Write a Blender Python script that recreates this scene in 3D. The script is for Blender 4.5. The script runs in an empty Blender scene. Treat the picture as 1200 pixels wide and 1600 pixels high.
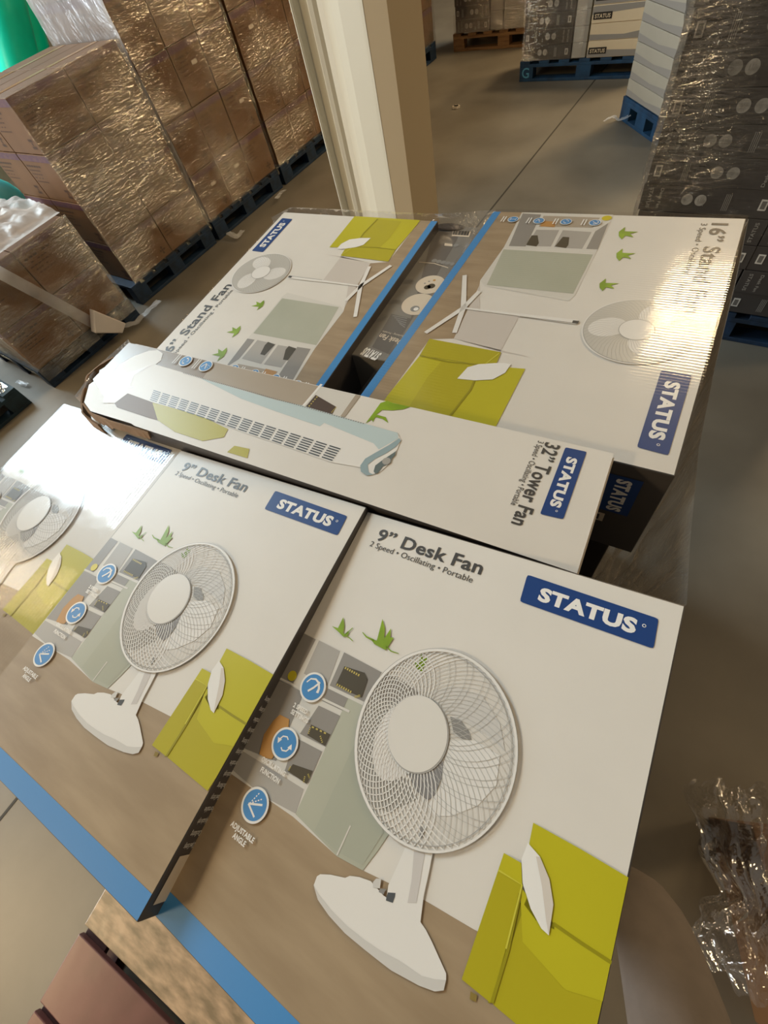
import bpy, bmesh, math, random
from mathutils import Vector, Matrix, noise
random.seed(7)
PI = math.pi
scene = bpy.context.scene
COL = scene.collection

# ------------------------------------------------------------------ camera
F = 683.86
H = 1.73
RM = Matrix(((0.819446, -0.389495, 0.420479), (0.539956, 0.770664, -0.338413), (-0.192238, 0.504351, 0.841828)))
# orthonormalise
_x = Vector(RM[0]).normalized(); _z = Vector(RM[2]); _z = (_z - _x * _z.dot(_x)).normalized(); _y = _z.cross(_x)
RM = Matrix((_x, _y, _z))
camd = bpy.data.cameras.new('camera')
camd.sensor_fit = 'VERTICAL'; camd.sensor_height = 32.0; camd.lens = F / 1600 * 32.0
camd.clip_start = 0.02; camd.clip_end = 100
cam = bpy.data.objects.new('camera', camd); COL.objects.link(cam)
cam.matrix_world = Matrix.Translation((0, 0, H)) @ RM.to_4x4()
scene.camera = cam

# ------------------------------------------------------------------ world, exposure
w = bpy.data.worlds.new('world'); scene.world = w; w.use_nodes = True
w.node_tree.nodes['Background'].inputs[0].default_value = (1.0, 0.90, 0.76, 1)
w.node_tree.nodes['Background'].inputs[1].default_value = 0.22
scene.view_settings.view_transform = 'Standard'; scene.view_settings.look = 'None'
scene.view_settings.gamma = 1; scene.view_settings.use_curve_mapping = False
scene.view_settings.exposure = -0.76

WARM = (1.0, 0.74, 0.42)
LAMPS = [(-0.35, 6.7, 5.2, 0.85, 190), (5.2, 5.0, 5.4, 1.1, 210), (1.3, 8.3, 4.7, 1.2, 380), (-4.6, -5.4, 5.2, 1.2, 540), (-7.8, -1.85, 6.0, 0.8, 110)]
def area(name, loc, size, energy, color, target=None, size_y=None):
    l = bpy.data.lights.new(name, 'AREA'); l.energy = energy; l.color = color; l.size = size
    if size_y: l.shape = 'RECTANGLE'; l.size_y = size_y
    o = bpy.data.objects.new(name, l); COL.objects.link(o); o.location = loc
    if target is not None:
        d = Vector(target) - Vector(loc); o.rotation_euler = d.to_track_quat('-Z', 'Y').to_euler()
    return o
for (x, y, z, s, e) in LAMPS:
    area('lamp_light', (x, y, z - 0.03), s, e, WARM)
WIN = (-8.0, 0.95, 5.1, 2.8, 3.6)          # x, y centre, z centre, width, height
area('daylight_through_window', (WIN[0] + 0.06, WIN[1], WIN[2]), WIN[3], 900, (0.74, 0.91, 1.0), (0, WIN[1], WIN[2] - 2.8), WIN[4])

# ------------------------------------------------------------------ helpers: rays
def ray(p):
    return RM @ Vector(((p[0] - 600) / F, -(p[1] - 800) / F, -1.0))
def on_z(p, z=0.0):
    r = ray(p); t = (z - H) / r.z; return Vector((r.x * t, r.y * t, z))
def on_x(p, X):
    r = ray(p); t = X / r.x; return Vector((X, r.y * t, H + r.z * t))
def on_y(p, Y):
    r = ray(p); t = Y / r.y; return Vector((r.x * t, Y, H + r.z * t))

# ------------------------------------------------------------------ materials
def lin(c):
    return tuple((v / 12.92 if v <= 0.04045 else ((v + 0.055) / 1.055) ** 2.4) for v in [x / 255 for x in c]) + (1,)
MATS = {}
def mat(name, rgb, rough=0.6, metal=0.0, var=0.0, vscale=8.0, vstretch=(1, 1, 1), bump=0.0, bscale=60.0, bstretch=(1, 1, 1), rgb2=None, spec=0.5, coat=0.0, coat_rough=0.1, detail=4.0):
    if name in MATS: return MATS[name]
    m = bpy.data.materials.new(name); m.use_nodes = True; nt = m.node_tree; N = nt.nodes; L = nt.links
    b = N['Principled BSDF']
    b.inputs['Roughness'].default_value = rough; b.inputs['Metallic'].default_value = metal
    b.inputs['Specular IOR Level'].default_value = spec
    b.inputs['Coat Weight'].default_value = coat; b.inputs['Coat Roughness'].default_value = coat_rough
    c1 = lin(rgb); b.inputs['Base Color'].default_value = c1
    tc = N.new('ShaderNodeTexCoord')
    if var > 0 or rgb2:
        mp = N.new('ShaderNodeMapping'); mp.inputs['Scale'].default_value = vstretch
        no = N.new('ShaderNodeTexNoise'); no.inputs['Scale'].default_value = vscale; no.inputs['Detail'].default_value = detail
        cr = N.new('ShaderNodeValToRGB')
        c2 = lin(rgb2) if rgb2 else tuple(max(0, v * (1 - var)) for v in c1[:3]) + (1,)
        cr.color_ramp.elements[0].position = 0.35; cr.color_ramp.elements[1].position = 0.65
        cr.color_ramp.elements[0].color = c2; cr.color_ramp.elements[1].color = c1
        L.new(tc.outputs['Object'], mp.inputs[0]); L.new(mp.outputs[0], no.inputs['Vector']); L.new(no.outputs[0], cr.inputs[0]); L.new(cr.outputs[0], b.inputs['Base Color'])
    if bump > 0:
        mp = N.new('ShaderNodeMapping'); mp.inputs['Scale'].default_value = bstretch
        no = N.new('ShaderNodeTexNoise'); no.inputs['Scale'].default_value = bscale; no.inputs['Detail'].default_value = 3
        bp = N.new('ShaderNodeBump'); bp.inputs['Strength'].default_value = bump; bp.inputs['Distance'].default_value = 0.002
        L.new(tc.outputs['Object'], mp.inputs[0]); L.new(mp.outputs[0], no.inputs['Vector']); L.new(no.outputs[0], bp.inputs['Height'])
        L.new(bp.outputs[0], b.inputs['Normal']); L.new(bp.outputs[0], b.inputs['Coat Normal'])
    MATS[name] = m; return m

def schlick(N, L, bump_out, f0, gain=1.0):
    lw = N.new('ShaderNodeLayerWeight'); lw.inputs['Blend'].default_value = 0.5
    if bump_out is not None: L.new(bump_out, lw.inputs['Normal'])
    pw = N.new('ShaderNodeMath'); pw.operation = 'POWER'; pw.inputs[1].default_value = 5.0; L.new(lw.outputs['Facing'], pw.inputs[0])
    ma = N.new('ShaderNodeMath'); ma.operation = 'MULTIPLY_ADD'; ma.inputs[1].default_value = (1 - f0) * gain; ma.inputs[2].default_value = f0 * gain; ma.use_clamp = True
    L.new(pw.outputs[0], ma.inputs[0]); return ma.outputs[0]
def film_mat(name, tint, base, streak, rough, bump, scale, stretch, dist=0.01, gloss=0.9):
    """clear stretch film: mostly transparent, glossy wrinkles"""
    m = bpy.data.materials.new(name); m.use_nodes = True; nt = m.node_tree; N = nt.nodes; L = nt.links
    out = N['Material Output']; N.remove(N['Principled BSDF'])
    tc = N.new('ShaderNodeTexCoord'); mp = N.new('ShaderNodeMapping'); mp.inputs['Scale'].default_value = stretch
    L.new(tc.outputs['Object'], mp.inputs[0])
    n1 = N.new('ShaderNodeTexNoise'); n1.inputs['Scale'].default_value = scale; n1.inputs['Detail'].default_value = 4
    n1.inputs['Distortion'].default_value = 0.6
    L.new(mp.outputs[0], n1.inputs['Vector'])
    bp = N.new('ShaderNodeBump'); bp.inputs['Strength'].default_value = bump; bp.inputs['Distance'].default_value = dist
    L.new(n1.outputs[0], bp.inputs['Height'])
    gl = N.new('ShaderNodeBsdfGlossy'); gl.inputs['Roughness'].default_value = rough; gl.inputs['Color'].default_value = tint
    L.new(bp.outputs[0], gl.inputs['Normal'])
    df = N.new('ShaderNodeBsdfTranslucent'); df.inputs['Color'].default_value = tint
    dd = N.new('ShaderNodeBsdfDiffuse'); dd.inputs['Color'].default_value = tint
    md = N.new('ShaderNodeMixShader'); md.inputs[0].default_value = 0.5; L.new(df.outputs[0], md.inputs[1]); L.new(dd.outputs[0], md.inputs[2])
    mg = N.new('ShaderNodeMixShader'); mg.inputs[0].default_value = gloss
    L.new(md.outputs[0], mg.inputs[1]); L.new(gl.outputs[0], mg.inputs[2])
    tr = N.new('ShaderNodeBsdfTransparent')
    n2 = N.new('ShaderNodeTexNoise'); n2.inputs['Scale'].default_value = scale * 0.3; n2.inputs['Detail'].default_value = 3
    L.new(tc.outputs['Object'], n2.inputs['Vector'])
    mr = N.new('ShaderNodeMapRange'); mr.inputs[1].default_value = 0.40; mr.inputs[2].default_value = 0.66
    mr.inputs[3].default_value = base; mr.inputs[4].default_value = streak
    L.new(n2.outputs[0], mr.inputs[0])
    ad = N.new('ShaderNodeMath'); ad.operation = 'ADD'; ad.use_clamp = True
    L.new(mr.outputs[0], ad.inputs[0]); L.new(schlick(N, L, None, 0.02), ad.inputs[1])
    mx = N.new('ShaderNodeMixShader'); L.new(ad.outputs[0], mx.inputs[0]); L.new(tr.outputs[0], mx.inputs[1]); L.new(mg.outputs[0], mx.inputs[2])
    L.new(mx.outputs[0], out.inputs[0]); MATS[name] = m; return m

WIN2 = (-8.0, -4.2, 1.6, 2.6, 2.8)
area('daylight_through_low_window', (WIN2[0] + 0.06, WIN2[1], WIN2[2]), WIN2[3], 620, (0.88, 0.95, 1.0), (0, WIN2[1] + 1.5, WIN2[2] - .3), WIN2[4])
def cling_mat(name, axis, gain=1.2, dist=0.0003):
    m = bpy.data.materials.new(name); m.use_nodes = True; nt = m.node_tree; N = nt.nodes; L = nt.links
    out = N['Material Output']; N.remove(N['Principled BSDF']); tc = N.new('ShaderNodeTexCoord')
    wv = N.new('ShaderNodeTexWave'); wv.bands_direction = axis; wv.inputs['Scale'].default_value = 55; wv.inputs['Distortion'].default_value = 1.2; wv.inputs['Detail'].default_value = 2
    L.new(tc.outputs['Object'], wv.inputs['Vector'])
    no = N.new('ShaderNodeTexNoise'); no.inputs['Scale'].default_value = 14; L.new(tc.outputs['Object'], no.inputs['Vector'])
    ad = N.new('ShaderNodeMath'); ad.operation = 'MULTIPLY_ADD'; ad.inputs[1].default_value = 6.0; L.new(no.outputs[0], ad.inputs[0]); L.new(wv.outputs[0], ad.inputs[2])
    bp = N.new('ShaderNodeBump'); bp.inputs['Strength'].default_value = 0.5; bp.inputs['Distance'].default_value = dist; L.new(ad.outputs[0], bp.inputs['Height'])
    gl = N.new('ShaderNodeBsdfGlossy'); gl.inputs['Roughness'].default_value = 0.09; L.new(bp.outputs[0], gl.inputs['Normal'])
    tr = N.new('ShaderNodeBsdfTransparent'); mx = N.new('ShaderNodeMixShader')
    L.new(schlick(N, L, None, 0.04, gain), mx.inputs[0]); L.new(tr.outputs[0], mx.inputs[1]); L.new(gl.outputs[0], mx.inputs[2]); L.new(mx.outputs[0], out.inputs[0])
    return m

def emit(name, col, s):
    m = bpy.data.materials.new(name); m.use_nodes = True; b = m.node_tree.nodes['Principled BSDF']
    b.inputs['Base Color'].default_value = (0, 0, 0, 1); b.inputs['Emission Color'].default_value = tuple(col) + (1,); b.inputs['Emission Strength'].default_value = s
    return m

# ------------------------------------------------------------------ mesh builder
class MB:
    def __init__(s): s.v = []; s.f = []; s.m = []; s.mats = []
    def mi(s, m):
        if m not in s.mats: s.mats.append(m)
        return s.mats.index(m)
    def poly(s, pts, m):
        i = len(s.v); s.v += [tuple(p) for p in pts]; s.f.append(tuple(range(i, i + len(pts)))); s.m.append(s.mi(m))
    def mesh(s, verts, faces, m):
        i = len(s.v); s.v += [tuple(p) for p in verts]; k = s.mi(m)
        for f in faces: s.f.append(tuple(a + i for a in f)); s.m.append(k)
    def box(s, c, d, m, top=None, rot=None):
        x, y, z = [k / 2 for k in d]; c = Vector(c)
        vs = [Vector((sx * x, sy * y, sz * z)) for sz in (-1, 1) for sx, sy in ((-1, -1), (1, -1), (1, 1), (-1, 1))]
        if rot is not None: vs = [rot @ v for v in vs]
        i = len(s.v); s.v += [tuple(c + v) for v in vs]
        for k, f in enumerate([(0, 3, 2, 1), (4, 5, 6, 7), (0, 1, 5, 4), (1, 2, 6, 5), (2, 3, 7, 6), (3, 0, 4, 7)]):
            s.f.append(tuple(a + i for a in f)); s.m.append(s.mi(top if (top and k == 1) else m))
    def build(s, name, parent=None, smooth=False, bevel=0.0, merge=False):
        me = bpy.data.meshes.new(name); me.from_pydata(s.v, [], s.f)
        for m in s.mats: me.materials.append(m)
        me.polygons.foreach_set('material_index', s.m)
        me.update()
        if bevel or merge:
            bm = bmesh.new(); bm.from_mesh(me)
            if merge: bmesh.ops.remove_doubles(bm, verts=bm.verts, dist=1e-5)
            if bevel: bmesh.ops.bevel(bm, geom=list(bm.edges), offset=bevel, segments=2, profile=0.5, affect='EDGES')
            bm.to_mesh(me); bm.free()
        if smooth: me.polygons.foreach_set('use_smooth', [True] * len(me.polygons))
        o = bpy.data.objects.new(name, me); COL.objects.link(o)
        if parent: o.parent = parent
        return o
def tag(o, label=None, cat=None, group=None, kind=None):
    if label: o['label'] = label
    if cat: o['category'] = cat
    if group: o['group'] = group
    if kind: o['kind'] = kind
    return o
def empty(name, M, label, cat, group=None):
    o = bpy.data.objects.new(name, None); COL.objects.link(o)
    o.matrix_world = M if isinstance(M, Matrix) else Matrix.Translation(M)
    o.empty_display_size = 0.05
    return tag(o, label, cat, group)
KIDS = {}
def copy_tree(o, parent=None):
    c = o.copy(); COL.objects.link(c)
    if parent is not None: c.parent = parent
    for ch in [k for k in bpy.data.objects if k.parent == o]: copy_tree(ch, c)
    return c
def fast_copy(root, kids, M, label, group, cat):
    c = root.copy(); COL.objects.link(c); c.matrix_world = M; tag(c, label, cat, group)
    for k, sub in kids:
        d = k.copy(); COL.objects.link(d); d.parent = c
        for s_ in sub:
            e = s_.copy(); COL.objects.link(e); e.parent = d
    return c
def kids_of(root):
    return [(k, [s_ for s_ in bpy.data.objects if s_.parent == k]) for k in bpy.data.objects if k.parent == root]

# text as flat geometry
_tc = {}
def text_geo(s, bold=0.0):
    key = (s, bold)
    if key in _tc: return _tc[key]
    cu = bpy.data.curves.new('t', 'FONT'); cu.body = s; cu.size = 1.0; cu.offset = bold; cu.resolution_u = 3; cu.fill_mode = 'FRONT'; cu.space_character = 1.0 + bold * 1.6
    o = bpy.data.objects.new('t', cu); COL.objects.link(o)
    dg = bpy.context.evaluated_depsgraph_get(); me = bpy.data.meshes.new_from_object(o.evaluated_get(dg))
    vs = [v.co.copy() for v in me.vertices]; fs = [tuple(p.vertices) for p in me.polygons]
    bpy.data.objects.remove(o); bpy.data.curves.remove(cu); bpy.data.meshes.remove(me)
    x0 = min(v.x for v in vs); x1 = max(v.x for v in vs)
    vs = [Vector(((v.x - x0) / (x1 - x0), v.y / 0.73, 0)) for v in vs]
    _tc[key] = (vs, fs); return _tc[key]
def put_text(mb, s, a, b, h, m, z, bold=0.0, to3=None, shear=0.0):
    """text from uv a (left end of the baseline) to uv b (right end), cap height h"""
    vs, fs = text_geo(s, bold); a = Vector(a); b = Vector(b); d = b - a; n = Vector((-d.y, d.x)).normalized()
    out = []
    for v in vs:
        p = a + d * v.x + (n + d.normalized() * shear) * (h * v.y); out.append((p.x, p.y, z))
    if to3: out = [to3(q) for q in out]
    mb.mesh(out, fs, m)

LZ = 0.00016
class Art:
    """flat print on the top of a carton; coordinates are (u, v) metres from its lower left corner"""
    def __init__(s, clamp=None): s.mb = MB(); s.clamp = clamp
    def cl(s, pts):
        if not s.clamp: return pts
        return [(min(max(q[0], .0008), s.clamp[0] - .0008), min(max(q[1], .0008), s.clamp[1] - .0008)) for q in pts]
    def p(s, pts, m, l): s.mb.poly([(q[0], q[1], l * LZ) for q in s.cl(pts)], m)
    def fan(s, pts, m, l):        # concave outline: fill by triangulation
        pts = s.cl(pts); me_pts = [Vector((q[0], q[1], 0)) for q in pts]
        from mathutils.geometry import tessellate_polygon
        tr = tessellate_polygon([me_pts])
        s.mb.mesh([(q.x, q.y, l * LZ) for q in me_pts], [tuple(t) for t in tr], m)
    def line(s, pts, wd, m, l, wd2=None):
        pts = [Vector(q) for q in pts]; n = len(pts); L_, R_ = [], []
        for i, q in enumerate(pts):
            d = (pts[min(i + 1, n - 1)] - pts[max(i - 1, 0)]); d = d.normalized() if d.length > 0 else Vector((1, 0))
            k = (wd if wd2 is None else wd + (wd2 - wd) * i / (n - 1)) / 2
            nn = Vector((-d.y, d.x)) * k; L_.append(q + nn); R_.append(q - nn)
        vs = [(q.x, q.y, l * LZ) for q in L_ + R_]
        s.mb.mesh(vs, [(i, i + 1, n + i + 1, n + i) for i in range(n - 1)], m)
    def text(s, t, a, b, h, m, l, bold=0.0, shear=0.0): put_text(s.mb, t, a, b, h, m, l * LZ, bold, None, shear)
    def disc(s, c, r, m, l, ry=None, n=40, rot=0.0):
        ry = ry or r
        s.p([(c[0] + r * math.cos(t) * math.cos(rot) - ry * math.sin(t) * math.sin(rot), c[1] + r * math.cos(t) * math.sin(rot) + ry * math.sin(t) * math.cos(rot)) for t in [2 * PI * k / n for k in range(n)]], m, l)
    def build(s, name, parent): 
        # make every face point up
        me = s.mb.build(name, parent)
        bm = bmesh.new(); bm.from_mesh(me.data)
        for f in bm.faces:
            if f.normal.z < 0: f.normal_flip()
        bm.to_mesh(me.data); bm.free(); return me

# ------------------------------------------------------------------ box tops measured on the load (x, y, height, yaw, width, length, tilt)
POSE = {"A": [-0.05176, -0.02252, 0.44493, 0.11663, 0.33613, 0.43262, 0.05035, 0.0914], "B": [-0.38478, -0.06104, 0.45227, 0.12351, 0.33416, 0.43255, 0.00653, 0.04757], "C": [-0.72908, -0.08475, 0.47696, 0.12114, 0.33292, 0.43311, 0.01364, 0.04043], "R": [-0.19133, 0.63108, 0.46893, 0.08698, 0.42803, 0.55506, -0.02752, 0.02513], "L": [-0.73893, 0.58496, 0.51401, 0.11456, 0.42818, 0.55506, 0.0135, -0.00846], "T": [-0.42719, 0.23424, 0.437, 0.12151, 0.83754, 0.15798, 0.00782, -0.00601]}
def frame(k):
    """matrix whose origin is the lower-left top corner, x along width, y along length, z up"""
    x, y, h, a, W, L_, rx, ry = POSE[k]
    U = Vector((math.cos(a), math.sin(a), math.tan(ry))).normalized()
    V = Vector((-math.sin(a), math.cos(a), math.tan(rx))).normalized()
    Nn = U.cross(V).normalized(); V = Nn.cross(U)
    c = Vector((x, y, H - h)) - U * W / 2 - V * L_ / 2
    M = Matrix((U, V, Nn)).transposed().to_4x4(); M.translation = c
    return M, W, L_
FR = {k: frame(k) for k in POSE}
def uv_of(k):
    M = FR[k][0]; Mi = M.inverted(); o = Vector((0, 0, H)); nz = M.to_3x3() @ Vector((0, 0, 1)); c = M.translation
    def g(x, y):
        r = ray((x, y)); t = (c - o).dot(nz) / r.dot(nz); q = Mi @ (o + r * t); return (q.x, q.y)
    return g

# ------------------------------------------------------------------ palette
M_floor = mat('concrete', (126, 119, 106), 0.42, var=0.16, vscale=1.6, bump=0.25, bscale=9, rgb2=(106, 99, 87), detail=8)
M_joint = mat('joint', (62, 57, 48), 0.8)
M_wall = mat('wall_paint', (96, 76, 50), 0.8, var=0.1)
M_grey_wall = mat('cladding', (150, 146, 136), 0.7, var=0.1)
M_paper = mat('white_card', (222, 217, 209), 0.5, var=0.03, vscale=14, bump=0.10, bscale=30, bstretch=(1, 1, 1), coat=0.08, coat_rough=0.2)
M_char = mat('charcoal_card', (78, 74, 72), 0.42, var=0.12, vscale=10)
M_dark = mat('dark_card', (38, 34, 33), 0.45)
M_kraft = mat('kraft_inner', (150, 118, 84), 0.8, var=0.15, vscale=30)
M_brown = mat('brown_card', (114, 80, 46), 0.7, var=0.12, vscale=6)
M_brown_l = mat('brown_card_tape', (150, 112, 70), 0.35)
M_purple = mat('purple_band', (84, 50, 68), 0.6, rgb2=(104, 68, 66), vscale=70, vstretch=(1, 1, 1))
M_bprint = mat('brown_print', (74, 50, 30), 0.7)
M_label = mat('white_label', (214, 200, 180), 0.5)
M_blueP = mat('blue_pallet_paint', (26, 50, 76), 0.6, rgb2=(18, 34, 50), vscale=14)
M_woodP = mat('raw_pallet_wood', (158, 118, 74), 0.75, rgb2=(122, 88, 54), vscale=5, vstretch=(1, 8, 8))
M_white = mat('ink_white', (236, 234, 230), 0.32, coat=0.08, coat_rough=0.2)
M_blue = mat('ink_blue', (66, 136, 196), 0.46, coat=0.08, coat_rough=0.2)
M_navy = mat('ink_navy', (22, 62, 124), 0.46, coat=0.08, coat_rough=0.2)
M_ink = mat('ink_grey', (70, 68, 66), 0.46, coat=0.08, coat_rough=0.2)
M_woodprint = mat('ink_wood_floor', (166, 145, 117), 0.46, rgb2=(150, 129, 102), vscale=9, vstretch=(1, 5, 1), coat=0.08, coat_rough=0.2)
M_lime = mat('ink_lime', (190, 182, 28), 0.46, var=0.05, coat=0.08, coat_rough=0.2)
M_lime2 = mat('ink_lime_mid', (176, 166, 22), 0.46, coat=0.08, coat_rough=0.2)
M_lime3 = mat('ink_lime_deep', (150, 142, 14), 0.46, coat=0.08, coat_rough=0.2)
M_lime4 = mat('ink_lime_seam', (118, 112, 16), 0.36)
M_g1 = mat('ink_shelf_pale', (212, 208, 200), 0.46, coat=0.08, coat_rough=0.2)
M_g2 = mat('ink_shelf_grey', (172, 167, 160), 0.46, var=0.06, vscale=6, coat=0.08, coat_rough=0.2)
M_g3 = mat('ink_shelf_shade', (146, 141, 135), 0.46, var=0.08, vscale=6, coat=0.08, coat_rough=0.2)
M_g4 = mat('ink_shelf_green', (184, 184, 168), 0.46, rgb2=(168, 170, 152), vscale=4, coat=0.08, coat_rough=0.2)
M_g5 = mat('ink_panel_taupe', (178, 166, 150), 0.46, rgb2=(164, 150, 132), vscale=4, coat=0.08, coat_rough=0.2)
M_bk = mat('ink_book', (74, 66, 50), 0.46, coat=0.08, coat_rough=0.2)
M_gold = mat('ink_gold', (196, 178, 96), 0.36)
M_orange = mat('ink_orange', (196, 146, 66), 0.46, rgb2=(182, 134, 76), vscale=12)
M_yell = mat('ink_yellow', (206, 190, 30), 0.36)
M_leaf = mat('ink_leaf', (140, 172, 24), 0.46, rgb2=(120, 150, 20), vscale=40)
M_fan = mat('ink_fan_white', (228, 225, 220), 0.46, coat=0.08, coat_rough=0.2)
M_fan2 = mat('ink_fan_shade', (206, 203, 198), 0.46, coat=0.08, coat_rough=0.2)
M_fan3 = mat('ink_fan_dark', (140, 138, 134), 0.46, coat=0.08, coat_rough=0.2)
M_wire = mat('ink_wire_grey', (168, 165, 160), 0.36)
M_aqua = mat('ink_pale_blue', (188, 204, 206), 0.46, coat=0.08, coat_rough=0.2)
M_slot = mat('ink_slot', (84, 88, 92), 0.36)

# ------------------------------------------------------------------ setting
mb = MB(); mb.box((-1.5, 1.0, -0.05), (22, 16, 0.1), M_floor); fl = mb.build('floor'); tag(fl, kind='structure')
def joint(a, b, wd, name='trim_1'):
    a = Vector(a); b = Vector(b); d = (b - a).normalized(); n = Vector((-d.y, d.x, 0)) * wd / 2
    m = MB(); q = [a - n, a + n, b + n, b - n]
    m.mesh([(p.x, p.y, 0.0) for p in q] + [(p.x, p.y, 0.0012) for p in q], [(4, 7, 6, 5), (0, 1, 5, 4), (1, 2, 6, 5), (2, 3, 7, 6), (3, 0, 4, 7)], M_joint)
    o = m.build(name); tag(o, kind='structure')
joint((-1.373, -4.5, 0), (-1.70, 8.4, 0), 0.012, 'trim_1')
mb = MB(); mb.box((-1.5, 8.9, 3.0), (22, 0.2, 6.0), M_wall); tag(mb.build('wall_back'), kind='structure')
wx, wy, wz, ww, wh = WIN
mb = MB()
X0 = wx - 0.1
for (y0, y1, z0, z1) in ((-6.5, WIN2[1] - WIN2[3] / 2, 0, 7.4), (WIN2[1] + WIN2[3] / 2, wy - ww / 2, 0, 7.4), (WIN2[1] - WIN2[3] / 2, WIN2[1] + WIN2[3] / 2, 0, WIN2[2] - WIN2[4] / 2), (WIN2[1] - WIN2[3] / 2, WIN2[1] + WIN2[3] / 2, WIN2[2] + WIN2[4] / 2, 7.4), (wy + ww / 2, 8.8, 0, 7.4), (wy - ww / 2, wy + ww / 2, 0, wz - wh / 2), (wy - ww / 2, wy + ww / 2, wz + wh / 2, 7.4)):
    mb.box((X0 - 0.25, (y0 + y1) / 2, (z0 + z1) / 2), (0.2, y1 - y0, z1 - z0), M_grey_wall)
tag(mb.build('wall_left'), kind='structure')
fr = 0.07; MF = mat('window_frame', (90, 92, 92), 0.5)
for wn, (wx, wy, wz, ww, wh), st_ in (('window_1', WIN, 9.0), ('window_2', WIN2, 6.0)):
    mb = MB()
    for (dy, dz, sy, sz) in ((0, wh / 2 - fr / 2, ww, fr), (0, -wh / 2 + fr / 2, ww, fr), (-ww / 2 + fr / 2, 0, fr, wh - 2 * fr), (ww / 2 - fr / 2, 0, fr, wh - 2 * fr)):
        mb.box((X0 - 0.15, wy + dy, wz + dz), (0.12, sy, sz), MF)
    wf = mb.build(wn); tag(wf, kind='structure')
    mb = MB(); mb.box((X0 - 0.2, wy, wz), (0.02, ww - 2 * fr, wh - 2 * fr), emit('daylit_glass', (0.80, 0.93, 1.0), st_)); g_ = mb.build('window_pane', wf)

# ceiling lamps (high bay panels)
M_house = mat('lamp_housing', (150, 150, 150), 0.4)
for i, (x, y, z, s, e) in enumerate(LAMPS):
    where = ['high over the aisle straight ahead of the stand fan cartons', 'high over the aisle right of the dark carton stack', 'high behind the tall dark stack',
             'high behind the photographer', 'high beside the tall window'][i]
    t = empty('high_bay_lamp', (x, y, z), 'square warm lamp hanging ' + where, 'lamp', None)
    m = MB(); m.box((0, 0, 0.06), (s + 0.06, s + 0.06, 0.1), M_house); m.build('housing', t)
    m = MB(); m.box((0, 0, 0.0), (s, s, 0.015), emit('lamp_diffuser', WARM, e / (s * s) * 0.08)); m.build('diffuser', t)
    m = MB(); m.box((0, 0, 0.6), (0.03, 0.03, 1.0), M_house); m.build('hanging_rod', t)

# ------------------------------------------------------------------ column
c0 = on_y((533, 325), 1.55); c1 = on_y((618, 333), 1.55); c2 = on_y((642, 333), 1.55)
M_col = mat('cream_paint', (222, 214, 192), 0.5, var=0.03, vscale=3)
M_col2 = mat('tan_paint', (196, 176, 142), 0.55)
cw = c1.x - c0.x; HT = 4.6
colm = empty('steel_column', (c0.x, 1.55, 0), 'cream painted steel column with a tan side rising behind the white cartons', 'column')
# front casing with a pressed channel on its left side, profile in x,y (towards the viewer is -y)
prof = [(0, 0.0), (0.006, -0.004), (0.012, 0.0), (0.018, 0.022), (0.045, 0.030), (0.055, 0.022), (0.070, 0.026), (0.082, 0.034), (0.110, 0.028), (0.15, 0.014), (0.19, 0.005), (cw - 0.012, 0.0), (cw, 0.0)]
nz = 2; vs = []; fs = []
back = [(cw, 0.2), (0, 0.2)]
ring = prof + back; n = len(ring)
for z in (0, HT): vs += [(a, b, z) for a, b in ring]
fs = [(i, (i + 1) % n, n + (i + 1) % n, n + i) for i in range(n)]
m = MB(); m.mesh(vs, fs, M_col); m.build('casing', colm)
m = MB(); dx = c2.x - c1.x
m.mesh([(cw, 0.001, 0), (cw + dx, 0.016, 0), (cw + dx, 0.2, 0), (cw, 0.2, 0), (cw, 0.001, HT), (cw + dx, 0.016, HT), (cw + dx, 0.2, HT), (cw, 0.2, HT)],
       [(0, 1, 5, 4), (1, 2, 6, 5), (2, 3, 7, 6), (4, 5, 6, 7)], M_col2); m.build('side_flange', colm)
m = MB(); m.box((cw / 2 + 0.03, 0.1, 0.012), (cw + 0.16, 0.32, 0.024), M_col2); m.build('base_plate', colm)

# ------------------------------------------------------------------ pallets
def make_pallet(W, D, M, label, paint, cat='pallet', fork='y', group=None, paint2=None):
    """W along local x, D along local y, 0.144 high; fork openings face local -y"""
    t = empty('pallet', M, label, cat, group)
    nb = 7; bw = 0.095; 
    for i in range(nb):
        x = bw / 2 + (W - bw) * i / (nb - 1) - W / 2
        m = MB(); m.box((x, 0, 0.133), (bw, D, 0.021), paint2 if (paint2 and i % 2) else paint); m.build('deck_board', t, bevel=0.002)
    for j in (-1, 0, 1):
        m = MB(); m.box((0, j * (D - 0.09) / 2, 0.1115), (W, 0.09, 0.021), paint); m.build('stringer_board', t, bevel=0.002)
        m = MB(); m.box((0, j * (D - 0.09) / 2, 0.011), (W, 0.09, 0.021), paint); m.build('bottom_board', t, bevel=0.002)
        for i in (-1, 0, 1):
            m = MB(); m.box((i * (W - 0.13) / 2, j * (D - 0.09) / 2, 0.0613), (0.13, 0.088, 0.079), paint); m.build('block', t, bevel=0.002)
    return t
def RZ(a, loc): return Matrix.Translation(loc) @ Matrix.Rotation(a, 4, 'Z')

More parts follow.
